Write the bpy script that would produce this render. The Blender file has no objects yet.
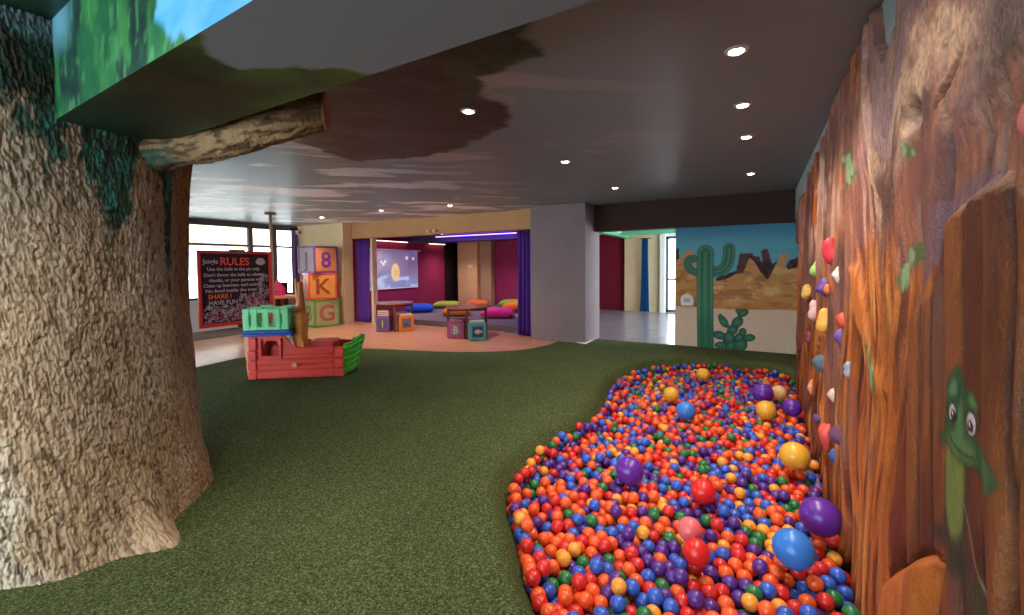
import bpy, bmesh, math, random
import numpy as np
from mathutils import Vector, Matrix
from mathutils.geometry import delaunay_2d_cdt

random.seed(7)
SC = bpy.context.scene
COL = SC.collection
PI = math.pi

# ------------------------------------------------------------------ camera
F, CX, CY, EYE = 435.05, 512.0, 285.0, 1.45
yaw, pit, rol = [math.radians(v) for v in (29.768, 2.5, -0.494)]
r0 = Vector((math.cos(yaw), math.sin(yaw), 0)); f0 = Vector((-math.sin(yaw), math.cos(yaw), 0)); zz = Vector((0, 0, 1))
fw = f0*math.cos(pit) - zz*math.sin(pit); up0 = f0*math.sin(pit) + zz*math.cos(pit)
rt = r0*math.cos(rol) + up0*math.sin(rol); up = up0*math.cos(rol) - r0*math.sin(rol)
cam_d = bpy.data.cameras.new('camera'); cam = bpy.data.objects.new('camera', cam_d); COL.objects.link(cam)
cam_d.sensor_width = 36.0; cam_d.lens = F/1024.0*36.0
cam_d.shift_y = -(307.5 - CY)/1024.0
cam_d.clip_start = 0.02
M = Matrix((rt, up, -fw)).transposed().to_4x4(); M.translation = Vector((0, 0, EYE))
cam.matrix_world = M
SC.camera = cam

# ------------------------------------------------------------------ world, exposure
w = bpy.data.worlds.new('daylight'); SC.world = w; w.use_nodes = True
bg = w.node_tree.nodes['Background']; bg.inputs[0].default_value = (0.80, 0.90, 1.0, 1); bg.inputs[1].default_value = 7.5
SC.view_settings.view_transform = 'Standard'; SC.view_settings.look = 'None'
SC.view_settings.gamma = 1.0; SC.view_settings.exposure = 0.45; SC.view_settings.use_curve_mapping = False
SC.cycles.use_denoising = True
SC.cycles.max_bounces = 8; SC.cycles.diffuse_bounces = 5; SC.cycles.glossy_bounces = 3
SC.cycles.sample_clamp_indirect = 4.0

def lamp(name, kind, loc, energy, color, parent=None, size=0.1, angle=2.0, blend=0.7, rot=(0, 0, 0), sizey=None):
    d = bpy.data.lights.new(name, kind); d.energy = energy; d.color = color
    if kind == 'SPOT': d.spot_size = angle; d.spot_blend = blend; d.shadow_soft_size = size
    elif kind == 'POINT': d.shadow_soft_size = size
    elif kind == 'AREA':
        d.size = size
        if sizey: d.shape = 'RECTANGLE'; d.size_y = sizey
    o = bpy.data.objects.new(name, d); COL.objects.link(o); o.location = loc; o.rotation_euler = rot
    if parent: o.parent = parent
    return o

# ------------------------------------------------------------------ helpers
def lin(r, g, b):
    f = lambda c: (c/255/12.92) if c/255 <= 0.04045 else ((c/255+0.055)/1.055)**2.4
    return (f(r), f(g), f(b))

def mat(name, col, rough=0.6, spec=0.5, var=0.0, vscale=6.0, bump=0.0, bscale=40.0, metal=0.0, emit=None, estr=0.0,
        stretch=(1, 1, 1), alpha=None, coat=0.0):
    m = bpy.data.materials.new(name); m.use_nodes = True
    nt = m.node_tree; p = nt.nodes['Principled BSDF']
    p.inputs['Base Color'].default_value = (*col, 1); p.inputs['Roughness'].default_value = rough
    p.inputs['Specular IOR Level'].default_value = spec; p.inputs['Metallic'].default_value = metal
    p.inputs['Coat Weight'].default_value = coat
    if emit: p.inputs['Emission Color'].default_value = (*emit, 1); p.inputs['Emission Strength'].default_value = estr
    if var or bump:
        tc = nt.nodes.new('ShaderNodeTexCoord'); mp = nt.nodes.new('ShaderNodeMapping')
        mp.inputs['Scale'].default_value = stretch; nt.links.new(tc.outputs['Object'], mp.inputs[0])
    if var:
        n = nt.nodes.new('ShaderNodeTexNoise'); n.inputs['Scale'].default_value = vscale; n.inputs['Detail'].default_value = 6
        nt.links.new(mp.outputs[0], n.inputs['Vector'])
        r = nt.nodes.new('ShaderNodeValToRGB'); r.color_ramp.elements[0].position = 0.3; r.color_ramp.elements[1].position = 0.7
        r.color_ramp.elements[0].color = (*[max(0, c*(1-var)) for c in col], 1)
        r.color_ramp.elements[1].color = (*[min(1, c*(1+var)) for c in col], 1)
        nt.links.new(n.outputs['Fac'], r.inputs[0]); nt.links.new(r.outputs[0], p.inputs['Base Color'])
    if bump:
        n2 = nt.nodes.new('ShaderNodeTexNoise'); n2.inputs['Scale'].default_value = bscale; n2.inputs['Detail'].default_value = 4
        nt.links.new(mp.outputs[0], n2.inputs['Vector'])
        b = nt.nodes.new('ShaderNodeBump'); b.inputs['Strength'].default_value = bump; b.inputs['Distance'].default_value = 0.02
        nt.links.new(n2.outputs['Fac'], b.inputs['Height']); nt.links.new(b.outputs[0], p.inputs['Normal'])
    return m

def paint_mat(name, rough=0.6, spec=0.4, bump=0.0, bscale=60.0, gain=1.0, stretch=(1, 1, 1), var=0.0, vscale=30.0):
    """mural paint: colour comes from the painted 'paint' attribute of the mesh"""
    m = bpy.data.materials.new(name); m.use_nodes = True
    nt = m.node_tree; p = nt.nodes['Principled BSDF']
    a = nt.nodes.new('ShaderNodeAttribute'); a.attribute_name = 'paint'
    p.inputs['Roughness'].default_value = rough; p.inputs['Specular IOR Level'].default_value = spec
    tc = nt.nodes.new('ShaderNodeTexCoord'); mp = nt.nodes.new('ShaderNodeMapping'); mp.inputs['Scale'].default_value = stretch
    nt.links.new(tc.outputs['Object'], mp.inputs[0])
    src = a.outputs['Color']
    if var:
        n = nt.nodes.new('ShaderNodeTexNoise'); n.inputs['Scale'].default_value = vscale; n.inputs['Detail'].default_value = 8
        nt.links.new(mp.outputs[0], n.inputs['Vector'])
        mr = nt.nodes.new('ShaderNodeMapRange'); mr.inputs[1].default_value = 0.3; mr.inputs[2].default_value = 0.7
        mr.inputs[3].default_value = 1-var; mr.inputs[4].default_value = 1+var
        nt.links.new(n.outputs['Fac'], mr.inputs[0])
        mx = nt.nodes.new('ShaderNodeVectorMath'); mx.operation = 'SCALE'
        nt.links.new(src, mx.inputs[0]); nt.links.new(mr.outputs[0], mx.inputs['Scale']); src = mx.outputs[0]
    nt.links.new(src, p.inputs['Base Color'])
    if bump:
        n2 = nt.nodes.new('ShaderNodeTexNoise'); n2.inputs['Scale'].default_value = bscale; n2.inputs['Detail'].default_value = 5
        nt.links.new(mp.outputs[0], n2.inputs['Vector'])
        b = nt.nodes.new('ShaderNodeBump'); b.inputs['Strength'].default_value = bump; b.inputs['Distance'].default_value = 0.02
        nt.links.new(n2.outputs['Fac'], b.inputs['Height']); nt.links.new(b.outputs[0], p.inputs['Normal'])
    return m

def glass_mat():
    m = bpy.data.materials.new('window_glass'); m.use_nodes = True; nt = m.node_tree
    nt.nodes.remove(nt.nodes['Principled BSDF']); out = nt.nodes['Material Output']
    t = nt.nodes.new('ShaderNodeBsdfTransparent'); g = nt.nodes.new('ShaderNodeBsdfGlossy'); g.inputs['Roughness'].default_value = 0.02
    fr = nt.nodes.new('ShaderNodeFresnel'); mx = nt.nodes.new('ShaderNodeMixShader')
    t.inputs[0].default_value = (0.94, 0.97, 0.97, 1)
    nt.links.new(fr.outputs[0], mx.inputs[0]); nt.links.new(t.outputs[0], mx.inputs[1]); nt.links.new(g.outputs[0], mx.inputs[2])
    nt.links.new(mx.outputs[0], out.inputs[0]); return m

def link(name, me, m, parent=None, smooth=False):
    if m is not None: me.materials.append(m)
    if smooth: me.polygons.foreach_set('use_smooth', [True]*len(me.polygons))
    o = bpy.data.objects.new(name, me); COL.objects.link(o)
    if parent: o.parent = parent
    return o

def obj(name, bm, m, parent=None, smooth=False):
    bmesh.ops.recalc_face_normals(bm, faces=bm.faces)
    me = bpy.data.meshes.new(name); bm.to_mesh(me); bm.free()
    return link(name, me, m, parent, smooth)

def tag(o, label=None, cat=None, group=None, kind=None):
    if label: o['label'] = label
    if cat: o['category'] = cat
    if group: o['group'] = group
    if kind: o['kind'] = kind
    return o

def thing(name, label, cat, loc=(0, 0, 0), rz=0.0, group=None):
    o = bpy.data.objects.new(name, None); COL.objects.link(o); o.location = loc; o.rotation_euler = (0, 0, rz)
    o.empty_display_size = 0.1
    return tag(o, label, cat, group)

def struct(name, bm, m, label=None, cat=None, smooth=False):
    o = obj(name, bm, m, None, smooth); return tag(o, label, cat, None, 'structure')

def copy_tree(o, parent=None):
    c = o.copy(); COL.objects.link(c)
    if parent: c.parent = parent
    for ch in list(o.children): copy_tree(ch, c)
    return c

def B(): return bmesh.new()

def box(bm, x0, x1, y0, y1, z0, z1, bev=0.0, seg=2, mtx=None):
    vs = [bm.verts.new((x, y, z)) for x in (x0, x1) for y in (y0, y1) for z in (z0, z1)]
    F_ = [(0, 1, 3, 2), (4, 6, 7, 5), (0, 4, 5, 1), (2, 3, 7, 6), (0, 2, 6, 4), (1, 5, 7, 3)]
    fs = [bm.faces.new([vs[i] for i in f]) for f in F_]
    if mtx: bmesh.ops.transform(bm, matrix=mtx, verts=vs)
    if bev > 0:
        es = list({e for f in fs for e in f.edges})
        bmesh.ops.bevel(bm, geom=es, offset=bev, segments=seg, affect='EDGES', profile=0.5)
    return bm

def cyl(bm, c, r, h, seg=24, r2=None, axis='z', bev=0.0):
    """cylinder from c along +axis"""
    r2 = r if r2 is None else r2
    rings = []
    prof = [(r, 0), (r2, h)] if not bev else [(r-bev, 0), (r, bev), (r2, h-bev), (r2-bev, h)]
    return lathe(bm, prof, c, seg, axis)

def lathe(bm, prof, c=(0, 0, 0), seg=24, axis='z'):
    c = Vector(c); rings = []
    def pt(a, b, z):
        if axis == 'z': return c+Vector((a, b, z))
        if axis == 'x': return c+Vector((z, a, b))
        return c+Vector((a, z, b))
    for r, z in prof:
        rings.append([bm.verts.new(pt(r*math.cos(2*PI*k/seg), r*math.sin(2*PI*k/seg), z)) for k in range(seg)])
    for a, b in zip(rings, rings[1:]):
        for k in range(seg): bm.faces.new((a[k], a[(k+1) % seg], b[(k+1) % seg], b[k]))
    bm.faces.new(rings[0][::-1]); bm.faces.new(rings[-1])
    return bm

def tube(bm, pts, rad, seg=12, noise=0.0, cap=True):
    pts = [Vector(p) for p in pts]; rs = rad if isinstance(rad, (list, tuple)) else [rad]*len(pts); rings = []
    for i, p in enumerate(pts):
        t = (pts[min(i+1, len(pts)-1)]-pts[max(i-1, 0)]).normalized()
        a = t.orthogonal() if abs(t.z) > 0.9 else t.cross(Vector((0, 0, 1)))
        a.normalize(); b = t.cross(a)
        rings.append([bm.verts.new(p+(a*math.cos(2*PI*k/seg)+b*math.sin(2*PI*k/seg))*rs[i]*(1+noise*(random.random()-0.5))) for k in range(seg)])
    for a, b in zip(rings, rings[1:]):
        for k in range(seg): bm.faces.new((a[k], a[(k+1) % seg], b[(k+1) % seg], b[k]))
    if cap: bm.faces.new(rings[0][::-1]); bm.faces.new(rings[-1])
    return bm

def prism(bm, poly, t0, t1, plane='xz'):
    """extrude a 2-D outline; plane names the outline's axes, extrusion along the third"""
    def pt(a, b, t):
        return {'xz': (a, t, b), 'yz': (t, a, b), 'xy': (a, b, t)}[plane]
    A = [bm.verts.new(pt(a, b, t0)) for a, b in poly]; Bv = [bm.verts.new(pt(a, b, t1)) for a, b in poly]
    n = len(poly)
    bm.faces.new(A); bm.faces.new(Bv[::-1])
    for i in range(n): bm.faces.new((A[i], Bv[i], Bv[(i+1) % n], A[(i+1) % n]))
    return bm

def text_into(bm, body, size, loc, rot, ext=0.003, align='CENTER', scx=1.0):
    cu = bpy.data.curves.new('txt', 'FONT'); cu.body = body; cu.size = size; cu.extrude = ext; cu.align_x = align; cu.resolution_u = 3
    cu.offset = size*0.018
    to = bpy.data.objects.new('txt', cu); COL.objects.link(to)
    bpy.context.view_layer.update()
    me = bpy.data.meshes.new_from_object(to.evaluated_get(bpy.context.evaluated_depsgraph_get()))
    me.transform(Matrix.Translation(loc) @ rot.to_4x4() @ Matrix.Diagonal((scx, 1, 1, 1)))
    bm.from_mesh(me); bpy.data.meshes.remove(me); bpy.data.objects.remove(to); bpy.data.curves.remove(cu)
    return bm
# text facing -y (upright), facing +x (upright)
ROT_MY = Matrix(((1, 0, 0), (0, 0, -1), (0, 1, 0)))
ROT_PX = Matrix(((0, 0, 1), (1, 0, 0), (0, 1, 0)))

# ---- numpy noise
def _h(ix, iy, s):
    n = (ix.astype(np.int64)*374761393 + iy.astype(np.int64)*668265263 + s*1274126177) & 0x7fffffff
    n = ((n ^ (n >> 13))*1274126177) & 0x7fffffff
    return ((n ^ (n >> 16)) & 0xffff)/65535.0
def vnoise(x, y, s=0):
    x = np.asarray(x, float); y = np.asarray(y, float)
    ix = np.floor(x); iy = np.floor(y); fx = x-ix; fy = y-iy
    fx = fx*fx*(3-2*fx); fy = fy*fy*(3-2*fy)
    a = _h(ix, iy, s); b = _h(ix+1, iy, s); c = _h(ix, iy+1, s); d = _h(ix+1, iy+1, s)
    return (a*(1-fx)+b*fx)*(1-fy)+(c*(1-fx)+d*fx)*fy
def fbm(x, y, s=0, o=4):
    v = 0; amp = 0.5; t = 0
    for k in range(o): v = v+amp*vnoise(x*2**k, y*2**k, s+k*17); t += amp; amp *= 0.5
    return v/t
def sstep(a, b, x):
    t = np.clip((x-a)/(b-a), 0, 1); return t*t*(3-2*t)
def inpoly(x, y, poly):
    r = np.zeros(x.shape, bool); n = len(poly)
    for i in range(n):
        x1, y1 = poly[i]; x2, y2 = poly[(i+1) % n]
        c = ((y1 > y) != (y2 > y)) & (x < (x2-x1)*(y-y1)/((y2-y1) if y2 != y1 else 1e-9)+x1)
        r ^= c
    return r
def pdist(x, y, poly, closed=True):
    d = np.full(x.shape, 1e9); n = len(poly)
    for i in range(n if closed else n-1):
        ax, ay = poly[i]; bx, by = poly[(i+1) % n]
        L = (bx-ax)**2+(by-ay)**2+1e-12
        t = np.clip(((x-ax)*(bx-ax)+(y-ay)*(by-ay))/L, 0, 1)
        d = np.minimum(d, np.hypot(x-ax-t*(bx-ax), y-ay-t*(by-ay)))
    return d
def sdist(x, y, poly):
    d = pdist(x, y, poly); return np.where(inpoly(x, y, poly), -d, d)

def grid_mesh(name, V, nu, nv, colors=None):
    """V (nu*nv,3) -> quad grid, with an optional painted colour per vertex"""
    me = bpy.data.meshes.new(name)
    i = np.arange(nu-1)[:, None]*nv+np.arange(nv-1)[None, :]
    q = np.stack([i, i+nv, i+nv+1, i+1], -1).reshape(-1, 4)
    me.vertices.add(len(V)); me.vertices.foreach_set('co', np.asarray(V, np.float32).ravel())
    me.loops.add(q.size); me.loops.foreach_set('vertex_index', q.ravel().astype(np.int32))
    me.polygons.add(len(q)); me.polygons.foreach_set('loop_start', (np.arange(len(q))*4).astype(np.int32))
    me.update(calc_edges=True); me.validate()
    if colors is not None: set_paint(me, colors)
    return me
def set_paint(me, colors):
    a = me.color_attributes.new('paint', 'FLOAT_COLOR', 'POINT')
    c = np.ones((len(me.vertices), 4), np.float32); c[:, :3] = colors; a.data.foreach_set('color', c.ravel())
def mixc(c, col, f):
    f = np.clip(f, 0, 1)[:, None]; return c*(1-f)+np.array(col)[None, :]*f

# ------------------------------------------------------------------ materials
WARM = (1.0, 0.88, 0.75)
M_cream = mat('cream_plaster', lin(226, 198, 154), 0.8, 0.2, 0.05, 3, 0.05, 80)
M_tan = mat('tan_plaster', lin(188, 146, 102), 0.8, 0.2, 0.05, 3)
M_mauve = mat('mauve_grey_plaster', lin(140, 122, 124), 0.8, 0.2, 0.05, 3, 0.05, 80)
M_beam = mat('dark_brown_paint', lin(62, 46, 40), 0.75, 0.2, 0.08, 3)
M_palewall = mat('pale_blue_plaster', lin(160, 178, 180), 0.8, 0.2, 0.06, 4, 0.05, 70)
M_magenta = mat('magenta_paint', lin(150, 40, 80), 0.7, 0.25, 0.06, 2)
M_red = mat('dark_red_paint', lin(122, 26, 44), 0.7, 0.25, 0.05, 2)
M_dark = mat('near_black_paint', lin(28, 20, 24), 0.6, 0.3)
M_cinceil = mat('dark_violet_paint', lin(70, 50, 80), 0.6, 0.3, 0.1, 2)
M_greycarpet = mat('grey_carpet', lin(112, 98, 102), 1.0, 0.05, 0.18, 60, 0.3, 300)
M_conc = mat('polished_concrete', lin(150, 140, 150), 0.22, 0.5, 0.12, 4)
M_frame = mat('grey_metal_frame', lin(88, 92, 96), 0.45, 0.5, 0, metal=0.3)
M_white = mat('white_paint', lin(225, 222, 215), 0.6, 0.3)
M_glass = glass_mat()
M_purplecurtain = mat('purple_velvet', lin(106, 62, 158), 0.85, 0.2, 0.15, 6, stretch=(1, 1, 0.1))
M_bluecurtain = mat('blue_velvet', lin(20, 82, 134), 0.85, 0.2, 0.15, 6, stretch=(1, 1, 0.1))
M_wood = mat('brown_wood', lin(104, 50, 30), 0.4, 0.4, 0.25, 8, stretch=(1, 1, 0.15))

# carpet: artificial grass with speckle
def carpet_mat():
    m = bpy.data.materials.new('green_turf_carpet'); m.use_nodes = True; nt = m.node_tree; p = nt.nodes['Principled BSDF']
    p.inputs['Roughness'].default_value = 1.0; p.inputs['Specular IOR Level'].default_value = 0.08
    tc = nt.nodes.new('ShaderNodeTexCoord')
    n1 = nt.nodes.new('ShaderNodeTexNoise'); n1.inputs['Scale'].default_value = 95; n1.inputs['Detail'].default_value = 5; n1.inputs['Roughness'].default_value = 0.75
    n2 = nt.nodes.new('ShaderNodeTexNoise'); n2.inputs['Scale'].default_value = 1.1; n2.inputs['Detail'].default_value = 3
    for n in (n1, n2): nt.links.new(tc.outputs['Object'], n.inputs['Vector'])
    r = nt.nodes.new('ShaderNodeValToRGB'); e = r.color_ramp.elements
    e[0].position = 0.34; e[0].color = (*lin(36, 46, 24), 1); e[1].position = 0.68; e[1].color = (*lin(132, 136, 98), 1)
    k = r.color_ramp.elements.new(0.5); k.color = (*lin(70, 82, 46), 1)
    nt.links.new(n1.outputs['Fac'], r.inputs[0])
    mr = nt.nodes.new('ShaderNodeMapRange'); mr.inputs[1].default_value = 0.3; mr.inputs[2].default_value = 0.7; mr.inputs[3].default_value = 0.88; mr.inputs[4].default_value = 1.12
    nt.links.new(n2.outputs['Fac'], mr.inputs[0])
    mx = nt.nodes.new('ShaderNodeVectorMath'); mx.operation = 'SCALE'
    nt.links.new(r.outputs[0], mx.inputs[0]); nt.links.new(mr.outputs[0], mx.inputs['Scale']); nt.links.new(mx.outputs[0], p.inputs['Base Color'])
    b = nt.nodes.new('ShaderNodeBump'); b.inputs['Strength'].default_value = 0.9; b.inputs['Distance'].default_value = 0.012
    nt.links.new(n1.outputs['Fac'], b.inputs['Height']); nt.links.new(b.outputs[0], p.inputs['Normal'])
    return m
M_turf = carpet_mat()

def plank_mat():
    m = bpy.data.materials.new('salmon_wood_planks'); m.use_nodes = True; nt = m.node_tree; p = nt.nodes['Principled BSDF']
    p.inputs['Roughness'].default_value = 0.28; p.inputs['Specular IOR Level'].default_value = 0.45
    tc = nt.nodes.new('ShaderNodeTexCoord'); br = nt.nodes.new('ShaderNodeTexBrick')
    br.inputs['Color1'].default_value = (*lin(214, 150, 112), 1); br.inputs['Color2'].default_value = (*lin(200, 134, 98), 1)
    br.inputs['Mortar'].default_value = (*lin(150, 96, 70), 1); br.inputs['Scale'].default_value = 1.0
    br.inputs['Mortar Size'].default_value = 0.003; br.inputs['Brick Width'].default_value = 1.2; br.inputs['Row Height'].default_value = 0.16
    nt.links.new(tc.outputs['Object'], br.inputs['Vector'])
    mp = nt.nodes.new('ShaderNodeMapping'); mp.inputs['Scale'].default_value = (0.6, 8, 1); nt.links.new(tc.outputs['Object'], mp.inputs[0])
    n = nt.nodes.new('ShaderNodeTexNoise'); n.inputs['Scale'].default_value = 4; n.inputs['Detail'].default_value = 6; nt.links.new(mp.outputs[0], n.inputs['Vector'])
    mr = nt.nodes.new('ShaderNodeMapRange'); mr.inputs[1].default_value = 0.3; mr.inputs[2].default_value = 0.7; mr.inputs[3].default_value = 0.9; mr.inputs[4].default_value = 1.08
    nt.links.new(n.outputs['Fac'], mr.inputs[0])
    mx = nt.nodes.new('ShaderNodeVectorMath'); mx.operation = 'SCALE'; nt.links.new(br.outputs[0], mx.inputs[0]); nt.links.new(mr.outputs[0], mx.inputs['Scale'])
    nt.links.new(mx.outputs[0], p.inputs['Base Color']); return m
M_plank = plank_mat()

def bark_mat(moss=True):
    m = bpy.data.materials.new('sculpted_bark'); m.use_nodes = True; nt = m.node_tree; p = nt.nodes['Principled BSDF']
    p.inputs['Roughness'].default_value = 0.75; p.inputs['Specular IOR Level'].default_value = 0.3
    a = nt.nodes.new('ShaderNodeAttribute'); a.attribute_name = 'paint'
    nt.links.new(a.outputs['Color'], p.inputs['Base Color'])
    tc = nt.nodes.new('ShaderNodeTexCoord'); mp = nt.nodes.new('ShaderNodeMapping'); mp.inputs['Scale'].default_value = (1, 1, 0.35)
    nt.links.new(tc.outputs['Object'], mp.inputs[0])
    n = nt.nodes.new('ShaderNodeTexNoise'); n.inputs['Scale'].default_value = 60; n.inputs['Detail'].default_value = 5; nt.links.new(mp.outputs[0], n.inputs['Vector'])
    b = nt.nodes.new('ShaderNodeBump'); b.inputs['Strength'].default_value = 0.6; b.inputs['Distance'].default_value = 0.02
    nt.links.new(n.outputs['Fac'], b.inputs['Height']); nt.links.new(b.outputs[0], p.inputs['Normal']); return m
M_bark = bark_mat()

# ------------------------------------------------------------------ setting
CEIL = 2.60
struct('floor', box(B(), -11.4, -2.95, -2.6, 8.36, -0.12, -0.006), M_plank, 'salmon wood plank floor', 'floor')
struct('floor_concrete', box(B(), -4.9, 1.6, 8.10, 14.0, -0.12, -0.004), M_conc, 'polished grey concrete floor beyond the doorway', 'floor')
struct('floor_platform', box(B(), -9.5, -4.28, 8.30, 12.9, -0.1, 0.12), M_greycarpet, 'grey carpeted platform of the cinema corner', 'floor')
struct('trim_1', box(B(), -9.3, -4.28, 8.285, 8.30, 0.0, 0.122), M_greycarpet, 'grey edge strip of the carpeted platform', 'trim')

# carpet with the sunken ball pit
PIT = [(0.50, 1.30), (0.0, 1.40), (-0.40, 1.50), (-0.70, 1.64), (-0.86, 1.75), (-1.02, 1.93), (-1.20, 2.17), (-1.42, 2.44), (-1.52, 2.72),
       (-1.57, 3.05), (-1.565, 3.35), (-1.50, 3.68), (-1.43, 3.98), (-1.42, 4.25), (-1.46, 4.62), (-1.55, 5.0), (-1.62, 5.45), (-1.60, 5.9),
       (-1.47, 6.33), (-1.24, 6.78), (-0.98, 7.05), (-0.6, 7.2), (-0.2, 7.22), (0.15, 7.13), (0.50, 6.98)]
def smooth_poly(p, n=3):
    out = []
    for i in range(len(p)-1):
        p0, p1, p2, p3 = p[max(i-1, 0)], p[i], p[i+1], p[min(i+2, len(p)-1)]
        for k in range(n):
            t = k/n
            out.append(tuple(0.5*((2*b)+(c-a)*t+(2*a-5*b+4*c-d)*t*t+(3*b-a-3*c+d)*t**3) for a, b, c, d in zip(p0, p1, p2, p3)))
    out.append(p[-1]); return out
PITS = smooth_poly(PIT) + [(1.2, 6.9), (1.2, 1.3)]
def carpet_z(x, y):
    d = sdist(np.asarray(x, float), np.asarray(y, float), PITS)
    return 0.004 - 0.36*(1-sstep(-0.12, 0.16, d))
edge = smooth_poly([(-7.25, -2.6), (-7.25, 1.0), (-7.2, 2.4), (-7.2, 3.29), (-7.28, 3.9), (-6.95, 4.65), (-6.2, 5.33), (-5.45, 5.58), (-4.56, 5.84),
                    (-3.83, 6.27), (-3.5, 6.7), (-3.36, 7.2)], 6)
outline = edge + [(-3.34, 7.60), (-2.79, 7.60), (-2.79, 8.20), (0.54, 8.24), (0.54, -2.6)]
def build_carpet():
    P2 = list(outline); nb = len(P2)
    xs = np.arange(-7.1, 0.45, 0.13); ys = np.arange(-2.5, 8.2, 0.13)
    gx, gy = [a.ravel() for a in np.meshgrid(xs, ys)]
    dpit = sdist(gx, gy, PITS); fx, fy = [a.ravel() for a in np.meshgrid(np.arange(-2.2, 0.46, 0.045), np.arange(0.7, 8.0, 0.045))]
    dp2 = sdist(fx, fy, PITS)
    keep1 = (np.abs(dpit) > 0.36) & inpoly(gx, gy, outline) & (pdist(gx, gy, outline) > 0.05)
    keep2 = (np.abs(dp2) <= 0.36) & inpoly(fx, fy, outline) & (pdist(fx, fy, outline) > 0.02)
    pts = P2 + list(zip(gx[keep1], gy[keep1])) + list(zip(fx[keep2], fy[keep2]))
    vs, es, fs, *_ = delaunay_2d_cdt([Vector(p) for p in pts], [(i, (i+1) % nb) for i in range(nb)], [], 1, 1e-5)
    x = np.array([v[0] for v in vs]); y = np.array([v[1] for v in vs]); z = carpet_z(x, y)
    me = bpy.data.meshes.new('floor_carpet'); me.from_pydata(list(zip(x, y, z)), [], [list(f) for f in fs]); me.update()
    o = link('floor_carpet', me, M_turf, None, True)
    tag(o, 'dark green turf carpet with the sunken ball pit', 'carpet', None, 'structure')
build_carpet()

# ceiling with painted sky, window reflections and tree canopy
CANOPY = [(-0.85, 1.80), (-1.02, 1.90), (-1.01, 2.27), (-1.22, 2.18), (-1.49, 2.25), (-1.63, 2.44), (-1.60, 2.75), (-1.79, 3.13), (-2.05, 3.25), (-2.27, 3.33), (-2.6, 3.5),
          (-3.11, 3.54), (-3.5, 3.42), (-3.86, 3.28), (-3.75, 2.8), (-3.72, 2.44), (-4.3, 2.2), (-4.8, 1.9), (-5.2, 0.9), (-5.0, -1.2), (-2.4, -1.4), (-2.0, -0.2), (-1.9, 0.75), (-0.6, 1.2)]
def ceiling_paint(x, y):
    n = len(x)
    c = np.tile(np.array(lin(128, 134, 136)), (n, 1))
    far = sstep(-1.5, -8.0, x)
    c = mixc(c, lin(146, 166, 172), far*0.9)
    u = x*0.766+y*0.643; v = -x*0.643+y*0.766      # clouds and painted window reflections lie in long bands
    cl = fbm(u*0.9, v*2.6, 3, 6)+(fbm(x*6, y*6, 14, 3)-0.5)*0.10; hz = sstep(0.0, -2.2, x)*sstep(0.6, 2.2, y)
    c = mixc(c, lin(196, 172, 170), sstep(0.56, 0.68, cl)*0.6*hz*sstep(5.6, 4.0, y-0*x+np.abs(x+3)*0.25))
    cloud_refl = fbm(u*1.1+7, v*4.0, 9, 6)+(fbm(x*6, y*6, 13, 3)-0.5)*0.10
    c = mixc(c, lin(250, 248, 246), sstep(0.54, 0.64, cloud_refl)*0.95*sstep(-2.5, -5.0, x)*sstep(0.6, 2.2, y))  # white streaks towards the windows paint in their reflection along with clouds
    c = mixc(c, lin(90, 110, 112), sstep(0.5, 0.8, fbm(u*0.5, v*1.2, 21, 3))*0.35)
    jag = (fbm(x*9, y*9, 5, 4)-0.5)*0.16
    d = sdist(x, y, CANOPY)+jag
    inside = sstep(0.02, -0.03, d)
    leaf = mixc(np.tile(np.array(lin(36, 29, 22)), (n, 1)), lin(78, 66, 46), sstep(0.48, 0.72, fbm(u*2, v*9, 31, 5))*0.8)
    leaf = mixc(leaf, lin(18, 16, 12), sstep(0.5, 0.65, fbm(x*7, y*7, 33, 5))*0.7)
    rim = sstep(-0.45, -0.02, d)*sstep(2.9, 2.2, y)
    leaf = mixc(leaf, lin(46, 66, 22), rim*sstep(0.3, 0.7, fbm(x*12, y*12, 41, 3))*1.0)
    leaf = mixc(leaf, lin(22, 48, 36), sstep(-2.0, -2.6, x)*sstep(1.1, 0.8, y)*0.85)
    return c*(1-inside[:, None])+leaf*inside[:, None]
M_ceil = paint_mat('ceiling_mural_paint', 0.42, 0.35, 0.12, 5.0, stretch=(1.6, 0.7, 1))
gx = np.concatenate([np.arange(-11.4, -5.2, 0.07), np.arange(-5.2, 0.58, 0.03)]); gy = np.concatenate([np.arange(-2.6, 0.5, 0.08), np.arange(0.5, 4.2, 0.025), np.arange(4.2, 8.45, 0.07)])
X, Y = np.meshgrid(gx, gy, indexing='ij'); x, y = X.ravel(), Y.ravel()
me = grid_mesh('ceiling', np.stack([x, y, np.full(len(x), CEIL)], 1), len(gx), len(gy), ceiling_paint(x, y))
tag(link('ceiling', me, M_ceil), 'grey ceiling painted with clouds, window reflections and a dark tree canopy', 'ceiling', None, 'structure')
struct('ceiling_slab', box(B(), -11.5, 0.6, -2.6, 8.45, CEIL+0.004, CEIL+0.15), M_white)

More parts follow.
